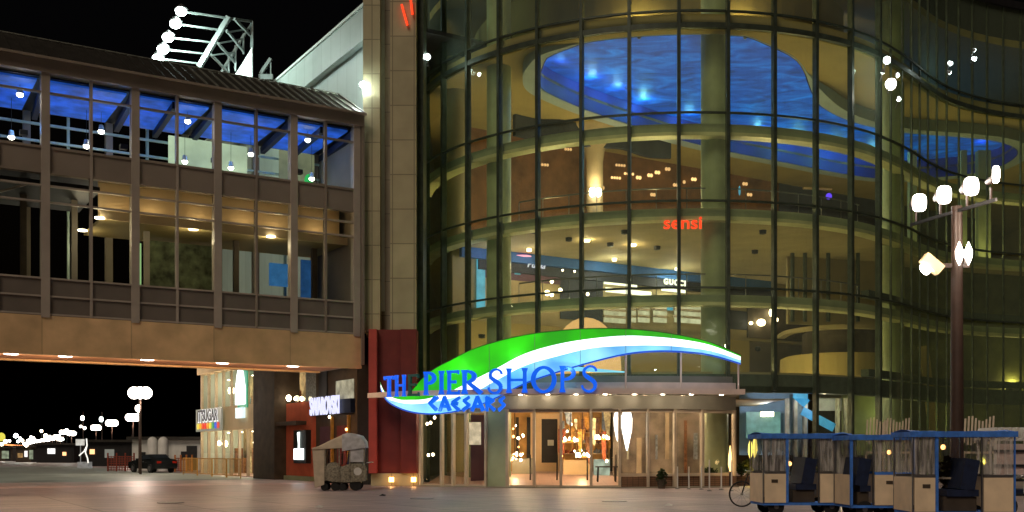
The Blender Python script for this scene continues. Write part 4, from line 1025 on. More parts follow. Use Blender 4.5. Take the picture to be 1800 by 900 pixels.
# dark pillar, red wall, jewel shop
p0, p1 = sx_(509), sx_(471)
part('dark_pillar', sb(p0,p1,-.6,.9,0,7.0), m_darkbrown, SB)
r0, r1 = sx_(556), sx_(508)
part('red_wall', sb(r0,r1-.02,-.3,.2,.25,4.3), m_red_wall, SB)
part('red_wall_ledge', sb(sx_(545),r1-.02,.2,.8,3.05,3.25), m_darkbrown, SB)
part('upper_window_wall', sb(r0,r1-.02,-1.2,-1.0,4.3,7.0), m_goods[3], SB)
part('upper_window_glass', MB().add([(r0,0,4.32),(r1,0,4.32),(r1,0,6.98),(r0,0,6.98)],[(0,1,2,3)]), m_glass_s, SB)
part('red_wall_plinth', sb(r0,r1-.02,-.3,.35,0,.24), m_olive, SB)
a, b = sx_(553), sx_(531)
part('display_case', sb(a,b,.2,.5,.95,2.75), m_dark, SB)
part('lit_case_shelf', sb(a+.3,b-.2,.5,.56,1.15,1.75), E('case_white', (.9,1,1), 3, 0), SB)
part('lit_case_figure', MB().prism([(a+.9,1.76),(b-.9,1.76),(b-1.0,2.65),(a+1.1,2.6)], .5,.58), E('case_white_b', (.9,1,.95), 2.5, 0), SB)
j0, j1 = sx_(632), sx_(557)
part('jewel_shop_front', sb(j0,j1,-.4,.05,0,7.0), m_darkbrown, SB)
for a, b, z0, z1, mt in ((sx_(583),sx_(566),.3,2.9,m_mauve),(sx_(612),sx_(596),.3,2.9,m_red),(sx_(624),sx_(594),lz(610,703),lz(610,668),E('jewel_window', (.55,.52,.36), .55, .7, 2)),(sx_(578),sx_(564),4.5,6.3,m_dark)):
    part('jewel_shop_window', sb(a,b,.051,.12,z0,z1), mt, SB)
for px in (588, 617): part('gilded_strip', sb(sx_(px)-.06,sx_(px)+.06,.06,.2,.2,3.4), m_rail, SB)
part('jewel_sign_board', sb(sx_(626),sx_(557),.06,.3,lz(590,728),lz(590,704)), m_navy, SB)
x = (sx_(612)+sx_(556))/2; wp = W0+N*x+Vector((-N.y, N.x, 0))*.42
JS = text_obj('jewellery_shop_sign', 'SWAROVSKI', (wp.x, wp.y, lz(584,728)), SBR+PI, 1.28, e_swar, bold=.03, depth=.03, sx=abs(sx_(612)-sx_(556))/7.6)
tag(JS, 'white glowing capitals with blue rim reading SWAROVSKI above the jewellery shop', 'sign')
# wall floodlight with star glare, and a second one near the glass edge
def flood(name, label, p, aim, pw, col=(.85,1,.93), r_=.17, mat=None):
    t = thing(name, label, 'floodlight', tuple(p)); d = (Vector(aim)-Vector(p)).normalized()
    part('housing', MB().cyl(-d*.12, d*.10, r_*.75, r_, 12), m_steel, t)
    part('lens', MB().ball((0,0,0), r_*.95, 1, 12) if True else None, mat or e_white, t)
    part('bracket', MB().cyl((0,.05,-.05),(0,.45,-.3),.03,n=6), m_steel, t)
    if pw: point('flood_beam', tuple(Vector(p)+d*.4), pw, col, t, .1)
    return t
flood('wall_floodlight', 'single dazzling round floodlight in front of the pale metal siding above the bridge', at(638,149,50.0), (-9,56,17), 420)
flood('wall_floodlight', 'single dazzling round floodlight high on the left edge of the curved glass', at(751,100,52.6), (-4,40,17), 60)
for k, (px, py, r_) in enumerate(((1559,106,.2),(1552,126,.1),(1578,131,.12),(1566,148,.28),(1580,173,.12))):  # added lamp bodies stand in for lamps reflected in the glass
    flood('facade_floodlight', ['upper large cool lamp of the facade cluster beside the right column','tiny lamp just below the upper large one in the facade cluster','small lamp to the right between the two large ones of the facade cluster','lower large warm white lamp of the facade cluster','lowest small lamp of the facade cluster'][k], at(px,py,50.3-.1*k), (14,40,17), 0, r_=r_, mat=e_white if k != 3 else e_warm_hi)
for k, (px, py, r_) in enumerate(((1670,111,.14),(1669,127,.1),(1712,88,.1),(1712,103,.14))):  # more reflections of unseen lamps, modelled as solid floodlights
    flood('facade_floodlight', ['upper lamp of the left pair on the outer right glass','lower lamp of the left pair on the outer right glass','upper lamp of the right pair on the outer right glass','lower lamp of the right pair on the outer right glass'][k], at(px,py,55.6), (14,40,17), 0, r_=r_)

# ================================================================== BRIDGE
B0 = Vector((gx(635,50), 50, 0))
BR = thing('covered_skybridge', 'two storey glazed brown footbridge crossing above the promenade', 'bridge', tuple(B0), GR)
LX = -27.; BW = 5.5
def bb(x0,x1,y0,y1,z0,z1): return MB().box(x0,x1,y0,y1,z0,z1)
part('girder_fascia', bb(LX,0,0,.4,5.55,6.98), m_bridge_fascia, BR)
part('far_girder', bb(LX,0,BW-.4,BW,5.55,6.98), m_bridge_fascia, BR)
part('soffit', bb(LX,0,.4,BW-.4,5.62,5.8), m_soffit, BR)
part('soffit_rim', bb(LX,0,-.06,.3,5.42,5.549), m_bridge_fascia, BR)
part('lower_parapet', bb(LX,0,.06,.2,6.99,8.42), m_spandrel, BR)
for z in (8.43, 7.72, 7.0): part('rail_trim', bb(LX,0,-.0 if z > 8 else .0,.22 if z > 8 else .055,z,z+.07), m_bridge_post, BR)
part('middle_spandrel', bb(LX,0,.05,.22,12.72,13.72), m_bridge, BR)
for z in (12.68, 13.66): part('spandrel_trim', bb(LX,0,.0,.3,z-.05,z+.05), m_bridge, BR)
part('eave_fascia', bb(LX,.1,-.15,.25,16.6,17.12), m_bridge, BR)
part('lower_floor', bb(LX,0,.4,BW-.2,8.2,8.4), m_darkbrown, BR)
part('upper_floor', bb(LX,0,.3,BW-.2,13.2,13.45), m_dark, BR)
posts = [0.22-0.0, 3.25, 6.67, 10.1, 13.55, 17.0, 20.4, 23.8]
for u in posts:
    x = -u
    part('bridge_post', bb(x-.16,x+.16,-.05,.35,6.9,16.6), m_bridge_post, BR)
    part('far_post', bb(x-.15,x+.15,BW-.3,BW,7,16.6), m_bridge, BR)
mids = [(a+b)/2 for a, b in zip(posts, posts[1:])]
for u in mids:
    part('thin_mullion', bb(-u-.05,-u+.05,-.02,.24,6.99,16.6), m_bridge_post if u > 8 else m_bridge, BR)
    part('far_mullion', bb(-u-.05,-u+.05,BW-.2,BW,8.4,16.6), m_teal, BR)
segs = sorted(posts+mids)
for a, b in zip(segs, segs[1:]):
    for z0, z1 in ((8.5,12.63),(13.71,16.6)):
        part('bridge_window', MB().add([(-b,.12,z0),(-a,.12,z0),(-a,.12,z1),(-b,.12,z1)],[(0,1,2,3)]), m_glass_b, BR)
for z in (15.85,): part('transom', bb(LX,0,.02,.2,z-.035,z+.035), m_bridge, BR)
for z in (12.15, 11.5): part('transom', bb(LX,0,.02,.2,z-.035,z+.035), m_bridge_post, BR)
# upper interior: blue lit ceiling, far rails
bm_ = M('blue_rippled_ceiling', (.02,.11,.62), .6, .5, 1.1, emit=.55)  # projected blue ripples put into the panel colour and its emission
for k, u in enumerate(posts[:-1]):
    u2 = posts[k+1]; part('blue_ceiling_panel', bb(-u2+.25,-u-.25,.5,BW-.6,16.42,16.5), bm_, BR)
part('ceiling_void', bb(LX,0,.3,BW-.2,16.52,16.58), m_dark, BR)
for u in posts+mids[::2]: part('ceiling_beam', MB().bar((-u,.4,16.3),(-u+.3,BW-.3,16.3),.22,.3), m_navy, BR)
for z in (15.95, 15.2, 14.4): part('far_rail', bb(LX,0,BW-.35,BW-.25,z,z+.1), m_teal, BR)
m_softglow = E('lit_stair_hall', (.50,.62,.42), .8, .35, .6)  # hall light put into the wall as an emissive colour
part('lit_hall_wall', bb(-7.6,-3.9,BW-.9,BW-.8,13.5,16.2), m_softglow, BR)
part('lit_hall_wall', bb(-2.3,-.5,BW-.9,BW-.8,13.5,16.3), E('lit_hall_end', (.30,.32,.18), .5, .4, 1), BR)
part('green_exit_lamp', MB().ball((-.95,BW-1.3,14.9),.22,1.4), E('green_globe', (.03,.5,.1), .8, .2), BR)
PL = [(35,165),(330,212),(541,245),(178,230),(441,270),(20,240),(152,256),(325,283),(406,294),(548,313)]
for px, py in PL:
    v = 1.4 if py < 225 or px == 541 else 3.4
    # position in bridge frame at depth v
    r = (px-900)/F; o = B0+N*v; t = (r*o.y-o.x)/(D.x-r*D.y); q = o+D*t; z = hz(py, q.y)
    if z < 13.6: z = 13.6
    pd = part('pendant_spot', MB().cyl((t,v,z),(t,v,z+.25),.13,.09,10), m_white, BR); part('bulb', MB().ball((t,v,z-.03),.13,.8), e_warm_hi, pd)
    part('rod', MB().cyl((t,v,z+.25),(t,v,16.42),.009,n=5), m_dark, pd)
    if py < 275:
        l_ = point('pendant_lamp', (0,0,0), 14, (1,.85,.65), BR, .05); l_.location = (t,v,z-.3)
for u in (2,6,10,14,18):
    l_ = point('blue_wash', (0,0,0), 40, (.15,.4,1), BR, .1); l_.location = (-u,BW/2,15.1)
    part('blue_wash_fixture', bb(-u-.15,-u+.15,BW/2-.15,BW/2+.15,14.75,14.95), m_dark, BR)
# lower interior
part('hung_ceiling', bb(-11.2,-.3,1.0,BW-.3,11.3,11.42), m_ochre, BR)
part('cream_upper_wall', bb(-11.2,-.3,1.9,2.0,11.43,13.15), m_cream, BR)
part('hung_ceiling_edge', bb(-11.3,-.3,.9,.98,11.24,11.6), m_cream, BR)
part('dark_ceiling', bb(LX,-11.4,.5,BW-.3,12.3,12.45), m_dark, BR)
for u in (1.5,3.5,5,7,9,10.6):  # unseen lamps added above the hung ceiling to light the cream wall
    l_ = point('cove_lamp', (0,0,0), 10, (1,.74,.42), BR, .1); l_.location = (-u,1.35,11.75)
    part('cove_fixture', bb(-u-.2,-u+.2,1.25,1.45,11.45,11.6), m_cream, BR)
for px, py in ((175,382),(340,402),(476,415),(145,404)):
    r = (px-900)/F; z = 11.29
    # solve depth
    best = None
    for k in range(200):
        v = .2+k*.03; o = B0+N*v; t = (r*o.y-o.x)/(D.x-r*D.y); q = o+D*t; e = abs(hz(py,q.y)-z)
        if best is None or e < best[0]: best = (e, t, v)
    e, t, v = best; v = min(v, BW-.6)
    part('round_downlight', MB().cyl((t,v,z-.05),(t,v,z),.2,n=14), e_down, BR)
    l_ = point('downlight_lamp', (0,0,0), 40, (1,.8,.5), BR, .08); l_.location = (t,v,z-.4)
part('green_mural', bb(-8.6,-5.2,BW-1.2,BW-1.1,8.4,11.2), m_picture, BR)
part('blue_door', bb(-2.9,-1.6,BW-1.2,BW-1.1,9.6,10.7), E('blue_lit_screen', (.04,.17,.40), .6, .25), BR)
part('blue_door', bb(-1.3,-.7,BW-1.2,BW-1.1,8.5,11), E('blue_lit_screen_b', (.02,.08,.22), .6, .4), BR)
for u in (1.2,5,9.0,12,14,18): part('interior_post', bb(-u-.12,-u+.12,BW/2,BW/2+.2,8.4,12.4), m_bridge_post if u in (9.0,12) else m_darkbrown, BR)
part('lit_green_strip', bb(-9.05,-8.92,BW-1.3,BW-1.2,8.5,11), E('pale_green_tube', (.35,.6,.25), .8, 0), BR)
part('diagonal_brace', MB().bar((-17,.6,11.0),(-13.8,.6,12.4),.08), m_bridge_post, BR)
# soffit downlights
for px, py in ((115,621),(259,629),(391,637),(515,642),(20,615)):
    r = (px-900)/F; v = 1.9; o = B0+N*v; t = (r*o.y-o.x)/(D.x-r*D.y)
    part('soffit_light', MB().cyl((t,v,5.54),(t,v,5.62),.27,n=14), e_warm_hi, BR)
    l_ = point('soffit_lamp', (0,0,0), 190, (1,.62,.32), BR, .08); l_.location = (t,v,5.15)
# roof: pitched metal with standing seams
rz0, rz1 = 17.13, 18.85
rf = part('pitched_roof', MB().prism([(-.35,rz0),(BW+.35,rz0),(BW/2,rz1)], LX, .05, 'x'), m_roof, BR)
k = 0; x = 0.
while x > LX:
    part('roof_seam', MB().bar((x,-.36,rz0+.04),(x,BW/2,rz1+.04),.05,.07), m_seam if x > -7.5 else m_roof, rf) if k < 60 else None  # paler seams toward the right end: light on the roof put into colour
    x -= .45; k += 1
part('ridge_cap', MB().cyl((LX,BW/2,rz1+.03),(.05,BW/2,rz1+.03),.06,n=6), m_seam, rf)
part('gutter', bb(LX,.1,-.42,-.33,rz0-.08,rz0+.02), m_bridge, BR)
part('end_frame', bb(-.02,.12,-.1,BW,5.6,17.1), m_bridge, BR)

# ================================================================== rooftop floodlight truss
TR = thing('rooftop_light_truss', 'open metal lattice frame on the rooftop carrying long arms with floodlights', 'truss', (gx(425,60),60,20))
def tp(px, py, Y=60): return at(px, py, Y)
Yt = 60.
heads = [(318,20),(308,42),(295,66),(286,87),(278,103)]
roots_ = [(402,32),(388,53),(375,75),(362,95),(350,112)]
for (hx, hy), (rx, ry) in zip(heads, roots_):
    part('arm', MB().bar(tp(hx,hy,58.5), tp(rx,ry,60), .09), m_truss, TR, True)
part('chord', MB().bar(tp(402,30,60), tp(350,118,60), .26), m_truss, TR, True)
part('chord', MB().bar(tp(443,38,61.5), tp(443,85,61.5), .16), m_truss, TR, True)
part('chord', MB().bar(tp(430,60,61.5), tp(385,135,61.5), .14), m_truss, TR, True)
part('lattice', MB().bar(tp(402,32), tp(443,38,61.5), .12).bar(tp(412,33), tp(440,62,61.5), .13).bar(tp(398,53), tp(428,90,61.5), .12).bar(tp(382,75), tp(413,110,61.5), .12).bar(tp(370,95), tp(402,128,61.5), .12)
     .bar(tp(398,57), tp(443,50,61.5),.08).bar(tp(385,76), tp(428,68,61.5),.08).bar(tp(372,97),tp(414,92,61.5),.08).bar(tp(428,62,61.5),tp(428,95,61.5),.1).bar(tp(414,80,61.5),tp(414,125,61.5),.1).bar(tp(402,95,61.5),tp(402,135,61.5),.1).bar(tp(443,40,61.5),tp(392,120,61.5),.09), m_truss, TR, True)
part('white_fin', MB().prism([(gx(444,61.5),hz(83,61.5)),(gx(444,61.5),hz(140,61.5)),(gx(408,61.5),hz(140,61.5)),(gx(425,61.5),hz(115,61.5))], 61.4, 61.6), M('white_sheet_fin', (.8,.88,.84), .6, .05), TR, True)
part('side_mast', MB().bar(tp(458,130,62), tp(476,103,62), .18).bar(tp(476,103,62), tp(476,140,62), .06).box(gx(455,62),gx(480,62),61.9,62.1,hz(140,62),hz(131,62)), m_truss, TR, True)
ordn = ['topmost','second from the top','middle','second from the bottom','lowest']
for k, (hx, hy) in enumerate(heads):
    t = thing('truss_floodlight', '%s round floodlight of five on the rooftop truss arms' % ordn[k], 'floodlight', tuple(tp(hx,hy,58.4)), 0, 'floodlights on the rooftop truss')
    part('lens', MB().ball((0,0,0), .3, .8, 14), e_white, t); part('housing', MB().lathe((0,.1,.08), [(.3,.0),(.34,.12),(.12,.3),(.05,.36)], 14), m_steel, t)
point('truss_beam', tuple(at(330,60,58)), 1500, (.8,1,.93), TR, .5)
point('truss_beam_wall', tuple(at(600,130,47.5)), 0.1, (.8,1,.93), TR, .5)
point('fin_lamp', tuple(at(425,120,60.3)), 60, (.8,1,.93), TR, .2)

# ================================================================== lamp posts
def lamp_post(label, loc, rz, group=None, full=True):
    t = thing('floodlight_lamp_post', label, 'lamp post', loc, rz, group)
    part('pole', MB().cyl((0,0,0),(0,0,8.6),.2,.15,14), m_pole, t, smooth=True)
    part('base', MB().lathe((0,0,0), [(.32,0),(.32,.25),(.22,.5),(.2,.9)], 14), m_pole, t)
    part('crossbar', MB().bar((-.66,1.8,8.45),(.46,-1.5,8.45),.07,.09), m_dark, t)
    part('crossbar', MB().bar((-.7,0,6.9),(.35,0,6.9),.1,.12), m_pole, t)
    for k, x in enumerate((-.58,-.24,.12,.40)):
        y = (1.6,.6,-.4,-1.3)[k]
        h = part('lamp_head', MB().prism([(-.22,.18),(.1,.14),(.26,.2),(.26,.72),(-.05,.78),(-.22,.62)] if k < 3 else [(-.06,.2),(.08,.2),(.12,.5),(.06,.8),(-.04,.75),(-.1,.45)], y-.12, y+.14).__class__(), m_dark, t) if False else None
        mb = MB(); prof = [(x-.23,8.80),(x-.02,8.72),(x+.24,8.76),(x+.24,9.26),(x+.02,9.32),(x-.2,9.22)] if k < 3 else [(x-.04,8.85),(x+.06,8.85),(x+.11,9.1),(x+.06,9.4),(x,9.38),(x-.09,9.1)]
        cxp = sum(a for a, b in prof)/len(prof); czp = sum(b for a, b in prof)/len(prof)
        rw = (max(a for a, b in prof)-min(a for a, b in prof))/2; rh = (max(b for a, b in prof)-min(b for a, b in prof))/2
        for q, sc_ in enumerate((.86, .66)):
            mb.prism([(cxp+rw*sc_*math.copysign(abs(math.cos(a))**.55, math.cos(a)), czp+rh*sc_*math.copysign(abs(math.sin(a))**.7, math.sin(a))) for a in [2*PI*i/20 for i in range(20)]], y-.30-.07*q, y-.24-.06*q)
        hd = part('lamp_head', MB().cyl((x,y-.235,9.02),(x,y+.22,9.02),.24 if k < 3 else .12,.13 if k < 3 else .07,16), m_pole, t)
        part('lens', mb, e_warm_hi, hd)
        part('yoke', MB().bar((x,y,8.45),(x,y,8.82),.05), m_pole, hd)
    for k, x in enumerate((-.02,.24)):
        hd = part('lamp_head', MB().obox((x,.02,7.15),(.12,.2,.4)), m_pole, t)
        part('lens', MB().lathe((x,-.22,6.88), [(.01,0),(.10,.22),(.11,.4),(.01,.66)], 10), e_warm_hi, hd)
    hd = part('lamp_head', MB().obox((-.72,0,6.95),(.62,.28,.3),0,0,R(40)), m_niche, t); part('lens', MB().cyl((-.9,-.05,6.82),(-.97,-.06,6.77),.17,n=14), e_warm_hi, hd)
    return t
Yl = 31.
LP = lamp_post('tall brown lamp post with four bright heads on a crossbar, behind the blue carts', (gx(1682,Yl),Yl,0), R(0))
for x, z, w in ((-1.3,8.2,450),(1.3,8.2,450)):
    l_ = point('post_lamp', (0,0,0), w, (1,.80,.62), LP, .2); l_.location = (x,-1.7,z)
LPS = [(248,692,75)]+[(0,0,0)]
base = Vector((gx(243,75),75,0)); dirn = Vector((-.42,.905,0)).normalized()
far = [('nearest tall lamp post by the parked car on the far promenade',0,75)]
# simpler far lamp post, shared
def far_post(label, loc, h, group):
    t = thing('promenade_lamp_post', label, 'lamp post', loc, 0, group)
    part('pole', MB().cyl((0,0,0),(0,0,h),.09,.06,8), m_pole, t)
    part('crossbar', MB().box(-.6,.6,-.04,.04,h-.05,h+.05), m_pole, t)
    for x in (-.42,.0,.42): part('globe', MB().ball((x,-.1,h+.22),.42,1,12), e_warm_hi, t)  # globes oversized, the bloom of the lamps put into their size
    return t
f0 = far_post('nearest lamp post on the left, tall with a cluster of three globes', (gx(247,76),76,0), 5.5, 'lamp posts receding along the promenade')
l_ = point('post_lamp', (0,0,0), 700, (1,.75,.6), f0, .2); l_.location = (0,0,4.9)
words_ = ['second','third','fourth','fifth','sixth','seventh','eighth','ninth','tenth','eleventh','twelfth','thirteenth','fourteenth','fifteenth','sixteenth','seventeenth']
fars = [(234,734,122),(197,744,146),(169,752,172),(126,762,200),(112,760,222),(100,768,246),(106,772,262),(92,771,272),(84,773,300),(76,774,330),(69,775,362),(63,776,396),(58,777,432),(54,777.5,470),(52,778,510)]
for k, (px, py, Y) in enumerate(fars):
    h = hz(py, Y)-.2
    f = copy_thing(f0, '%s lamp post from the near end of the receding promenade row' % words_[k], (gx(px,Y),Y,h-5.5), None)
    f.location.z = h-5.5 if h < 5.5 else 0
    if k < 4: 
        pass
# parked things in the distance
def kiosk(label, px0, px1, ytop, Y, mat, wins, cat='kiosk', roofcol=None):
    x0, x1 = gx(px0,Y), gx(px1,Y); h = hz(ytop,Y); t = thing('promenade_kiosk', label, cat, ((x0+x1)/2,Y,0)); w = (x1-x0)/2
    part('wall', MB().box(-w,w,0,6,0,h), mat, t); part('roof', MB().box(-w-.3,w+.3,-.5,6.3,h+.003,h+.25), roofcol or m_roof, t)
    for k, (a, b, z0, z1, mt) in enumerate(wins): part('window', MB().box(-w+2*w*a,-w+2*w*b,-.08,-.003,h*z0,h*z1), mt, t)
    part('door', MB().box(w*.6,w*.6+.9,-.06,-.002,.02,2.1), m_dark, t)
    if Y > 150:
        rr = random.Random(int(Y))
        for k in range(9):
            xx = -w+2*w*(k+.5)/9; zz = h+rr.uniform(.3,2.2); part('roof_lamp', MB().ball((xx,-.4,zz),rr.uniform(.14,.36),1,8), rr.choice((e_warm_hi,e_warm_hi,e_white,e_warm)), t); part('lamp_stalk', MB().cyl((xx,-.3,h),(xx,-.3,zz),.04,n=5), m_dark, t)
    return t
kiosk('low dark kiosk with warm lit openings farthest left', -40, 22, 788, 190, m_darkbrown, [(.1,.3,.3,.7,e_warmwin),(.4,.6,.3,.7,e_warmwin),(.7,.9,.2,.8,e_cool_win)])
kiosk('low dark kiosk with a pale glowing window beside the bright lamps', 28, 62, 786, 170, m_darkbrown, [(.1,.35,.3,.6,e_warmwin),(.45,.6,.35,.75,E('kiosk_glow', (1,.9,.8), 1.5, .3)),(.7,.9,.2,.8,e_cool_win)])
kiosk('dark flat building beyond the neon figure', 64, 130, 782, 160, m_dark, [(.3,.5,.5,.8,E('kiosk_glow_b', (1,.95,.85), 1.6, .3)),(.7,.8,.4,.6,e_dim)])
kiosk('dark low building behind the red barriers', 150, 232, 777, 120, m_dark, [(.42,.62,.35,.7,E('pale_notice', (.5,.5,.42), .35, .1)),(.1,.2,.5,.7,e_dim)])
TRL = kiosk('long white site trailer with a small dark window behind the parked car', 232, 352, 773, 92, m_white, [(.72,.86,.35,.62,m_dark),(.1,.2,.3,.6,m_dark)], 'trailer', m_roof)
for k, px in enumerate((268, 287)):
    Y = 90; t = thing('silver_tank', ['left one of two round topped white tanks by the trailer','right one of two round topped white tanks by the trailer'][k], 'tank', (gx(px,Y),Y,0))
    part('shell', MB().lathe((0,0,0), [(.42,0),(.42,2.4),(.36,2.65),(.2,2.8),(.03,2.85)], 18), m_white, t, smooth=True)
    part('strap', MB().lathe((0,0,1.2), [(.43,0),(.44,.04),(.43,.1)], 18), m_steel, t)
# string of orange pier lights
tag(part('pier_light_string', MB().tube([(gx(-60,500),500,hz(779,500)),(gx(0,500),500,hz(780.5,500)),(gx(25,505),505,hz(783,505)),(gx(51,510),510,hz(784,510))], .38, 6), e_pier), 'long string of orange lights strung along the distant pier', 'string lights')
ferris = thing('far_lit_sign', 'small yellow lit disc sign at the far left edge above the orange lights', 'sign', (gx(1,300),300,0))
part('disc', MB().cyl((0,0,hz(768,300)),(0,.3,hz(768,300)),1.2,n=18), E('yellow_disc', (.9,.8,.1), .9, .1), ferris); part('mast', MB().cyl((0,.15,0),(0,.15,hz(770,300)),.12,n=6), m_dark, ferris)
# white neon figure
Y = 105
NF = thing('neon_walking_sign', 'white neon outline of slanting legs on a dark stand by the far road', 'neon sign', (gx(148,Y),Y,0))
mb = MB()
for a, b in (((152,771),(153,783)),((153,783),(148,793)),((148,793),(139,801)),((153,783),(150,795)),((150,795),(154,806)),((154,806),(155,814))): mb.bar(at(a[0],a[1],Y), at(b[0],b[1],Y), .09)
part('neon_tube', mb, E('white_neon', (1,.95,.85), 1.3, 0), NF, True)
part('sign_board', MB().box(gx(133,Y),gx(148,Y),Y,Y+.1,hz(783,Y),hz(772,Y)), E('pale_sign_face', (.8,.7,.6), .8, .5, 2), NF, True)
part('stand', MB().box(gx(136,Y),gx(155,Y),Y,Y+1,.0,hz(812,Y)).box(gx(140,Y),gx(141,Y),Y+.1,Y+.2,.0,hz(783,Y)), E('glowing_stand', (.8,.75,.65), .25, .5, 3), NF, True)
# scattered small traffic lights / lamps on poles
for k, (px, py, Y, mt, lab) in enumerate(((145,735,130,e_warm_hi,'tall thin mast with a single white lamp and two lower ones'),(178,737,125,e_white,'thin mast with a greenish lamp beside the second lamp post'),(243,718,80,e_warm_hi,'short mast with one small lamp under the brightest globe cluster'))):
    t = thing('lamp_mast', lab, 'mast', (gx(px,Y),Y,0)); h = hz(py,Y)
    part('pole', MB().cyl((0,.2,0),(0,.2,h+.8),.06,.04,6), m_pole, t); part('lamp', MB().ball((0,0,h),.22,1.2,10), mt, t)
    if k == 0: part('lamp', MB().ball((-.2,0,h-1.0),.14), mt, t); part('lamp', MB().ball((.25,0,h-1.2),.16), mt, t)
    part('bracket', MB().bar((0,.2,h-.1),(0,0,h-.05),.05), m_pole, t)
# ------------------------------------------------------------------ parked car
def car(loc, rz):
    t = thing('parked_car', 'dark sedan parked beside the promenade under the lamp', 'car', loc, rz)
    prof = [(-2.35,.42),(-2.38,.62),(-2.25,.82),(-1.5,.93),(-.75,.98),(-.15,1.36),(.95,1.40),(1.55,1.08),(2.2,1.0),(2.38,.85),(2.38,.45),(2.2,.3),(-2.2,.3)]
    secs = []
    for k, y in enumerate((-.88,-.84,-.7,.7,.84,.88)):
        s = []
        for x, z in prof:
            zz = z; yy = y
            if z > 1.05: yy = y*.76
            if abs(y) > .86 and z > .9: zz = z-.04
            s.append((x*(.985 if abs(y) > .8 else 1), yy, zz))
        secs.append(s)
    n = len(prof); vs = [v for s in secs for v in s]; fs = []
    for k in range(5):
        for i in range(n): fs.append((k*n+i,k*n+(i+1)%n,(k+1)*n+(i+1)%n,(k+1)*n+i))
    fs += [tuple(range(n)), tuple(range(6*n-1,5*n-1,-1))]
    body = part('body', MB().add(vs, fs), m_carpaint, t, smooth=True)
    gm = M('dark_car_glass', (.02,.025,.03), .05, .2)
    for s in (-1, 1):
        part('side_window', MB().add([(-.62,s*.80,1.0),(1.38,s*.80,1.04),(.88,s*.695,1.33),(-.1,s*.695,1.30)],[(0,1,2,3)] ), gm, t)
    part('windscreen', MB().add([(-.78,-.66,1.0),(-.78,.66,1.0),(-.2,.56,1.35),(-.2,-.56,1.35)],[(0,1,2,3)]), gm, t)
    part('rear_window', MB().add([(1.52,-.62,1.12),(1.52,.62,1.12),(1.02,.56,1.385),(1.02,-.56,1.385)],[(0,1,2,3)]), gm, t)
    for s in (-1, 1):
        for x in (-1.45, 1.4):
            w = part('wheel', MB().cyl((x,s*.70,.33),(x,s*.92,.33),.33,n=20), m_rubber, t); part('rim', MB().cyl((x,s*.92,.33),(x,s*.935,.33),.2,n=14), m_steel, w)
        part('headlight', MB().obox((-2.33,s*.62,.70),(.1,.36,.16)), M('headlight_glass_%d' % s, (.8,.8,.75), .1, .1, emit=.3), t)
        part('tail_light', MB().obox((2.37,s*.62,.80),(.06,.34,.16)), M('tail_glass_%d' % s, (.35,.02,.01), .2, .1), t)
        part('mirror', MB().obox((-.55,s*.97,1.02),(.12,.2,.13)), m_carpaint, t)
        part('door_handle', MB().obox((.3,s*.895,.83),(.16,.02,.03)), m_steel, t)
    part('bumper', MB().box(-2.44,-2.34,-.8,.8,.35,.55), m_carpaint, t)
    return t
car((gx(268,83),83,0), R(-46))
# barriers
for k, (px0, px1, Y, mt, lab, h) in enumerate(((190,236,88,m_redmesh,'red mesh barrier to the left of the parked car',1.25),(308,338,86,m_redmesh,'red mesh barrier with orange posts to the right of the parked car',1.1))):
    x0, x1 = gx(px0,Y), gx(px1,Y); t = thing('mesh_barrier', lab, 'barrier', ((x0+x1)/2,Y,0)); w = (x1-x0)/2
    mb = MB()
    for q in range(7): mb.box(-w,w,.0,.02,.08+q*h/7,.08+q*h/7+.07)
    for q in range(int(w*2/.22)): mb.box(-w+q*.22,-w+q*.22+.05,.02,.04,.05,h)
    part('mesh', mb, mt, t)
    for q in range(4): part('post', MB().cyl((-w+2*w*q/3,-.05,0),(-w+2*w*q/3,-.05,h+.25),.07,n=8), m_orange_p if k else mt, t)
x0 = sx_(466); 
for k in range(4):
    xa_ = sx_(470-k*27); xb_ = sx_(470-(k+1)*27); a = W0+N*xa_+Vector((-N.y,N.x,0))*1.6; b = W0+N*xb_+Vector((-N.y,N.x,0))*1.6
    t = thing('steel_barrier', ['ochre crowd barrier nearest the dark pillar','second ochre crowd barrier from the dark pillar','third ochre crowd barrier from the dark pillar','ochre crowd barrier farthest from the dark pillar'][k], 'barrier', tuple((a+b)/2), SBR, 'crowd barriers before the sweet shop')
    L = (b-a).length/2-.08
    part('frame', MB().bar((-L,0,.15),(L,0,.15),.05).bar((-L,0,1.15),(L,0,1.15),.05).bar((-L,0,.0),(-L,0,1.15),.05).bar((L,0,0),(L,0,1.15),.05), m_rail, t)
    mb = MB(); 
    for q in range(1,int(L*2/.25)): mb.bar((-L+q*.25,0,.15),(-L+q*.25,0,1.15),.025)
    part('bars', mb, m_rail, t)

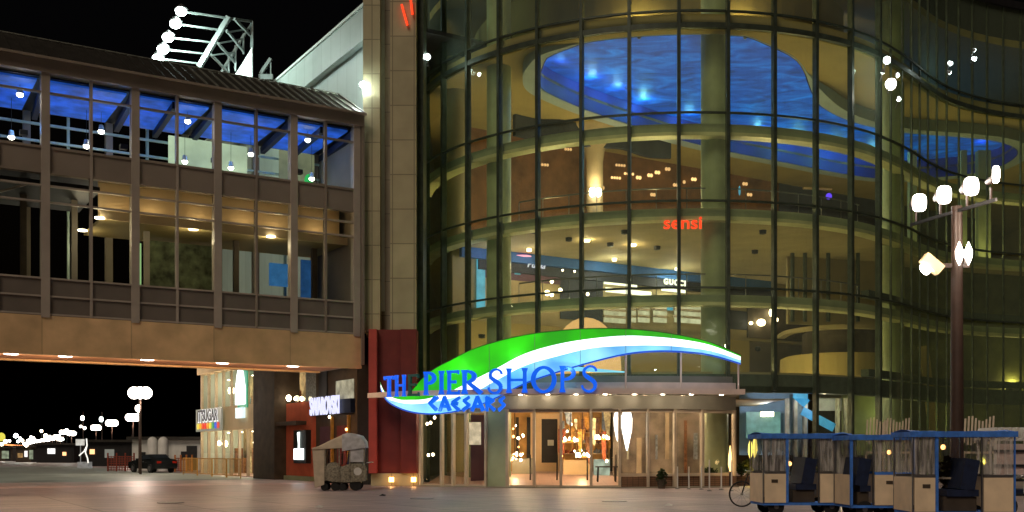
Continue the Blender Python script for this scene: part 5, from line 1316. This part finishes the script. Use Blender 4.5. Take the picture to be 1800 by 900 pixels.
# drain covers and a little litter on the paving
for k, (px, Y, lab) in enumerate(((300,33,'round dark iron drain cover on the left foreground paving'),(742,36,'round dark iron drain cover in front of the red pier base'),(1080,34,'round dark iron drain cover before the entrance doors'))):
    t = thing('drain_cover', lab, 'drain cover', (gx(px,Y),Y,.005)); part('plate', MB().cyl((0,0,0),(0,0,.012),.36,n=24), m_dark, t)
    part('rim', MB().lathe((0,0,0), [(.37,0),(.40,.0),(.40,.016),(.37,.016)], 24), m_steel, t)
for k, (px, Y, lab) in enumerate(((672,38,'small dark scrap of litter on the paving before the red pier'),(560,30,'pale scrap of paper on the foreground paving left of centre'),(1175,31,'pale scrap of paper on the foreground paving before the bicycle'))):
    x = gx(px,Y); o = part('paper_scrap', MB().add([(x-.12,Y,.02),(x+.1,Y-.05,.012),(x+.13,Y+.09,.05),(x-.06,Y+.11,.03),(x,Y+.04,.09)],[(0,1,4),(1,2,4),(2,3,4),(3,0,4),(0,3,2,1)]), m_dark if k == 0 else m_white); tag(o, lab, 'paper scrap')
# ================================================================== carts and chairs
def cart(label, loc, rz, L=2.1, Wd=1.15, H=2.0, roof=m_blue_canvas, panel=m_beige, group='blue roofed push carts', mid=True, back_blue=False, pa=.6, pb=.6):
    t = thing('rolling_push_cart', label, 'push cart', loc, rz, group)
    h0, h1 = .30, 1.02
    part('chassis', MB().box(-L/2,L/2,-Wd/2,Wd/2,h0-.06,h0), m_blue_canvas, t)
    # canopy: sagging canvas roof with valance
    mb = MB(); nx, ny = 10, 4; vs = []
    for i in range(nx+1):
        for j in range(ny+1):
            u = i/nx; v = j/ny; vs.append((-L/2-.05+(L+.1)*u, -Wd/2-.05+(Wd+.1)*v, H+.05*math.sin(PI*v)-.035*math.sin(PI*u)+.01*math.sin(u*17+v*5)))
    fs = [(i*(ny+1)+j,(i+1)*(ny+1)+j,(i+1)*(ny+1)+j+1,i*(ny+1)+j+1) for i in range(nx) for j in range(ny)]
    mb.add(vs, fs); mb.box(-L/2-.05,L/2+.05,-Wd/2-.06,-Wd/2-.045,H-.11,H+.01).box(-L/2-.05,L/2+.05,Wd/2+.045,Wd/2+.06,H-.11,H+.01)
    mb.box(-L/2-.06,-L/2-.045,-Wd/2-.04,Wd/2+.04,H-.11,H-.0).box(L/2+.045,L/2+.06,-Wd/2-.04,Wd/2+.04,H-.11,H-.0)
    part('canvas_roof', mb, roof, t)
    a = -L/2+pa; b = L/2-pb
    for x in sorted({-L/2, a, b, L/2}):
        w_ = .030 if x in (a,) else .012
        for s in (-1, 1): part('corner_post', MB().box(x-w_,x+w_,s*Wd/2-.025,s*Wd/2+.025,h0,H-.01), m_blue_canvas if (s < 0 and (x == a or x == L/2)) else m_steel, t)
    for s in (-1, 1):
        for x0, x1 in ((-L/2+.035,a-.035),(b+.035,L/2-.035)):
            if x1 < x0: continue
            pn = part('side_panel', MB().box(x0,x1,s*Wd/2-.02,s*Wd/2+.02,h0+.005,h1), panel, t)
            part('panel_rail', MB().box(x0,x1,s*Wd/2-.025,s*Wd/2+.025,h1+.002,h1+.06), m_blue_canvas if back_blue else m_steel, pn)
            mb = MB(); k = 8
            vs = []
            for i in range(k+1):
                xx = x0+(x1-x0)*i/k; yy = s*Wd/2+.015*math.sin(i*2.1+x0*3)
                vs += [(xx,yy,h1+.065),(xx,yy,H-.1)]
            mb.add(vs, [(2*i,2*i+2,2*i+3,2*i+1) for i in range(k)]); part('vinyl_curtain', mb, m_vinyl, t)
    for x in (-L/2-.0, L/2): part('end_panel', MB().box(x-.02,x+.02,-Wd/2+.04,Wd/2-.04,h0+.005,h1), panel, t)
    vv = MB(); vv.add([(a+.03,Wd/2-.01,h1),(b-.03,Wd/2-.01,h1),(b-.03,Wd/2-.01,H-.1),(a+.03,Wd/2-.01,H-.1)],[(0,1,2,3)]); part('vinyl_curtain', vv, m_vinyl, t)
    part('grab_rail', MB().cyl((a,-Wd/2+.04,1.55),(a,-Wd/2+.04,1.9),.012,n=6), m_steel, t)
    part('number_plate', MB().box(-L/2+.2,-L/2+.36,-Wd/2-.03,-Wd/2-.021,.8,.88) if pa else MB().box(b+.3,b+.46,-Wd/2-.03,-Wd/2-.021,.8,.88), m_darkbrown, t)
    st = part('seat', MB().box(a+.25,b-.02,-Wd/2+.1,Wd/2-.1,.62,.76), m_navy, t)
    part('backrest', MB().obox((b-.20,0,1.08),(.30,Wd-.2,.66),0,0,R(10)), m_navy, t)
    part('seat_box', MB().box(a+.2,b-.05,-Wd/2+.15,Wd/2-.15,h0+.01,.61), m_darkbrown, t)
    for x in (-L/2+.35, L/2-.4):
        for s in (-1, 1):
            w = part('wheel', MB().cyl((x,s*(Wd/2-.1)-.03,.2),(x,s*(Wd/2-.1)+.03,.2),.2,n=18), m_rubber, t); part('hub', MB().cyl((x,s*(Wd/2-.1)-.05,.2),(x,s*(Wd/2-.1)+.05,.2),.06,n=10), m_steel, w)
    part('push_handle', MB().tube([(L/2,-Wd/2+.15,1.0),(L/2+.3,-Wd/2+.15,1.05),(L/2+.3,Wd/2-.15,1.05),(L/2,Wd/2-.15,1.0)],.025,8), m_steel, t)
    return t
def cpos(px, Y): return (gx(px,Y),Y,0)
cart('leftmost blue roofed push cart next to the bicycle, with navy bench and clear curtains', cpos(1404,27.3), R(3), L=2.15, pa=.6, pb=.76)
cart('second blue roofed push cart from the bicycle, with grubby tan panels', cpos(1536,26.0), R(2), L=1.5, H=1.95, panel=m_beige, back_blue=True, pa=0, pb=.98)
cart('right hand blue roofed push cart standing nearest the camera in front of the lamp post', cpos(1675,23.2), R(-1), L=2.12, H=1.98, pa=.50, pb=.68)
# small clutter inside right cart: folded covers
t = thing('bundled_cover', 'dark bundled cover heaped inside the right hand cart', 'cover', (gx(1672,23.6),23.6,.77))
mb = MB(); leafcloud(mb, (0,0,.3), .38, .25, .32, 260, .17); part('folds', mb, m_darkbrown, t); part('tie', MB().lathe((0,0,.2), [(.3,0),(.3,.04)], 12), m_tan_canvas, t)
for k, (px, py, Y) in enumerate(((1388,815,28.6),(1563,795,28.2),(1658,786,25))):
    p = at(px,py,Y); t = thing('cart_lantern', ['small orange lantern glowing behind the leftmost cart','small orange lantern seen through the second cart curtain','small orange lantern glowing under the right hand cart roof'][k], 'lantern', tuple(p))
    part('globe', MB().ball((0,0,0),.055,1.1,10), e_orange, t); part('hanger', MB().cyl((0,0,.05),(0,0,(1.93 if k == 2 else 1.5)-p.z if p.z < 1.4 else .3),.008,n=5), m_dark, t)
# ribbed roof chair at right edge
def ribbed(label, loc, rz):
    t = thing('slatted_rolling_chair', label, 'rolling chair', loc, rz)
    for k in range(14): part('roof_slat', MB().obox((-1.1+k*.17,0,2.0),(.05,1.2,.30),0,0,R(14)), m_white, t)
    part('roof_rail', MB().box(-1.2,1.2,-.6,-.55,1.83,1.88).box(-1.2,1.2,.55,.6,1.83,1.88), m_white, t)
    for x in (-1.1,-.4,.4,1.1):
        part('post', MB().box(x-.03,x+.03,-.6,-.54,.3,1.83), m_white, t); part('post', MB().box(x-.03,x+.03,.54,.6,.3,1.83), m_white, t)
    part('side_board', MB().box(-1.1,1.1,-.585,-.56,.95,1.75), M('pale_pinkish_board', (.50,.40,.38), .7, .2, 3), t)
    for k in range(4): part('side_rail', MB().box(-1.15,1.15,-.63,-.605,.5+k*.35,.56+k*.35), m_dark, t)
    part('seat', MB().box(-.9,.9,-.4,.4,.55,.65), m_navy, t)
    for x in (-.8,.8):
        for s in (-1,1): part('wheel', MB().cyl((x,s*.5-.03,.25),(x,s*.5+.03,.25),.25,n=16), m_rubber, t)
    return t
ribbed('pale rolling chair with slatted roof and rails cut by the right edge', cpos(1815,26.5), R(-4))
# slatted screens in background behind carts
for k, (px, Y, n, lab) in enumerate(((1541,44,7,'short pale picket screen behind the second cart roof'),(1575,46,9,'longer pale picket screen in front of the glowing niche'),(1720,40,9,'pale leaning pickets to the right of the lamp pole'))):
    t = thing('picket_screen', lab, 'screen', cpos(px,Y))
    for q in range(n): part('picket', MB().obox((-.45*n/8+q*.13,0,hz(757,Y)),(.06,.03,(.9+.2*math.sin(q))),0,0,R(3)), m_tan_canvas, t)
    part('rail', MB().box(-.45*n/8-.05,-.45*n/8+n*.13,.02,.06,1.5,1.58).box(-.45*n/8-.05,-.45*n/8-.0,.0,.06,0,1.6).box(-.45*n/8+n*.13-.05,-.45*n/8+n*.13,0,.06,0,1.6), m_tan_canvas, t)
# bicycle
def bicycle(loc, rz):
    t = thing('bicycle', 'dark bicycle parked behind the left end of the carts', 'bicycle', loc, rz)
    r_ = .35
    for x in (-.52,.52):
        mb = MB(); pts = [(x+r_*math.cos(2*PI*i/28),0,r_+.02+r_*math.sin(2*PI*i/28)) for i in range(29)]; mb.tube(pts,.025,6); w = part('wheel', mb, m_rubber, t)
        mb = MB()
        for i in range(12): mb.bar((x,0,r_+.02),(x+(r_-.02)*math.cos(2*PI*i/12),0,r_+.02+(r_-.02)*math.sin(2*PI*i/12)),.006)
        mb.cyl((x,-.04,r_+.02),(x,.04,r_+.02),.035,n=8); part('spokes', mb, m_steel, w)
    part('frame', MB().tube([(.52,0,.37),(.08,0,.33),(-.1,0,.85),(.36,0,.88),(.08,0,.33)],.02).tube([(.52,0,.37),(-.08,0,.78)],.016).tube([(-.52,0,.37),(-.34,0,.92)],.02) if False else
         MB().tube([(.52,0,.37),(.08,0,.33),(.22,0,.86),(-.32,0,.84),(.08,0,.33)],.02).tube([(.52,0,.37),(.2,0,.8)],.016).tube([(-.52,0,.37),(-.34,0,.95)],.02), m_dark, t)
    part('saddle', MB().prism([(.08,.94),(.36,.96),(.38,1.0),(.1,.98)],-.07,.07), m_dark, t)
    part('handlebar', MB().tube([(-.34,0,.95),(-.36,0,1.02),(-.36,-.25,1.04),(-.24,-.27,1.0)],.014).tube([(-.36,0,1.02),(-.36,.25,1.04),(-.24,.27,1.0)],.014), m_steel, t)
    part('pedals', MB().bar((.08,-.1,.2),(.08,-.1,.46),.02).box(.02,.14,-.2,-.1,.19,.22).box(.02,.14,.1,.2,.44,.47), m_steel, t)
    return t
bicycle((gx(1336,30.6),30.6,0), R(2))
# old hooded rolling chair by the red pier
def hooded(loc, rz):
    t = thing('hooded_rolling_chair', 'old wicker rolling chair with tan canvas hood standing before the jewellery shop', 'rolling chair', loc, rz)
    def puff(pr, w, base):
        ks = ((-1,.72),(-.94,.9),(-.8,1),(.8,1),(.94,.9),(1,.72)); n = len(pr); vs = []
        for k, f in ks:
            for x, z in pr: vs.append((x, k*w, base+(z-base)*f if z > base else z))
        fs = [(k*n+i,k*n+(i+1)%n,(k+1)*n+(i+1)%n,(k+1)*n+i) for k in range(5) for i in range(n)]+[tuple(range(n)), tuple(range(6*n-1,5*n-1,-1))]
        return MB().add(vs, fs)
    prof = [(-1.12,1.72),(-.85,1.80),(-.35,2.05),(.1,2.26),(.5,2.32),(.85,2.22),(1.02,1.98),(1.05,1.72),(.9,1.72),(.3,1.74),(-.4,1.70),(-1.1,1.66)]
    part('hood', puff(prof[:4]+[(.1,1.73)]+prof[-2:], .56, 1.72), m_tan_canvas, t, smooth=True)
    part('rear_hood', puff([(.102,2.27)]+[(.3,2.33)]+prof[4:9]+[(.102,1.60)], .59, 1.72), m_greyvinyl, t, smooth=True)
    part('wicker_body', puff([(-.6,.45),(-.62,1.0),(-.45,1.12),(-.3,1.15),(-.1,1.08),(.1,1.0),(.35,1.1),(.6,1.14),(.9,1.15),(.98,.9),(.95,.38),(.3,.34),(-.3,.36)],.52,.5), m_khaki, t, smooth=True)
    part('front_curtain', MB().add([(-1.1,-.52,1.7),(-.62,-.52,1.7),(-.62,-.52,.25),(-1.0,-.52,.12),(-1.1,.52,1.7),(-.62,.52,1.7),(-.62,.52,.25),(-1.0,.52,.12)],[(0,1,2,3),(4,5,6,7),(0,3,7,4)]), m_tan_canvas, t)
    part('side_curtain', MB().box(.42,.98,-.53,-.51,1.16,1.72), m_greyvinyl, t); part('side_curtain', MB().box(.42,.98,.51,.53,1.16,1.72), m_greyvinyl, t)
    for x in (-.58,-.02,.4,.98):
        for s in (-1,1): part('post', MB().box(x-.025,x+.025,s*.52-.025,s*.52+.025,.4,1.74), m_khaki, t)
    part('seat', MB().box(-.4,.35,-.45,.45,.95,1.06), m_redmesh, t); part('backrest', MB().obox((.36,0,1.35),(.1,.9,.6),0,0,R(8)), m_navy, t)
    part('spare_disc', MB().cyl((.72,-.53,.78),(.72,-.5,.78),.16,n=18), m_white, t)
    for x, r_ in ((-.62,.15),(-.2,.17),(.1,.15),(.62,.24)):
        for s in (-1,1): part('wheel', MB().cyl((x,s*.42-.04,r_),(x,s*.42+.04,r_),r_,n=18), m_rubber, t)
    part('axle_frame', MB().box(-.7,.8,-.3,.3,.3,.38), m_dark, t)
    part('handle', MB().tube([(.95,-.4,1.1),(1.25,-.4,1.15),(1.25,.4,1.15),(.95,.4,1.1)],.025,6), m_steel, t)
    return t
hooded((gx(600,44),44,0), R(2))
print('objects', len(bpy.data.objects))
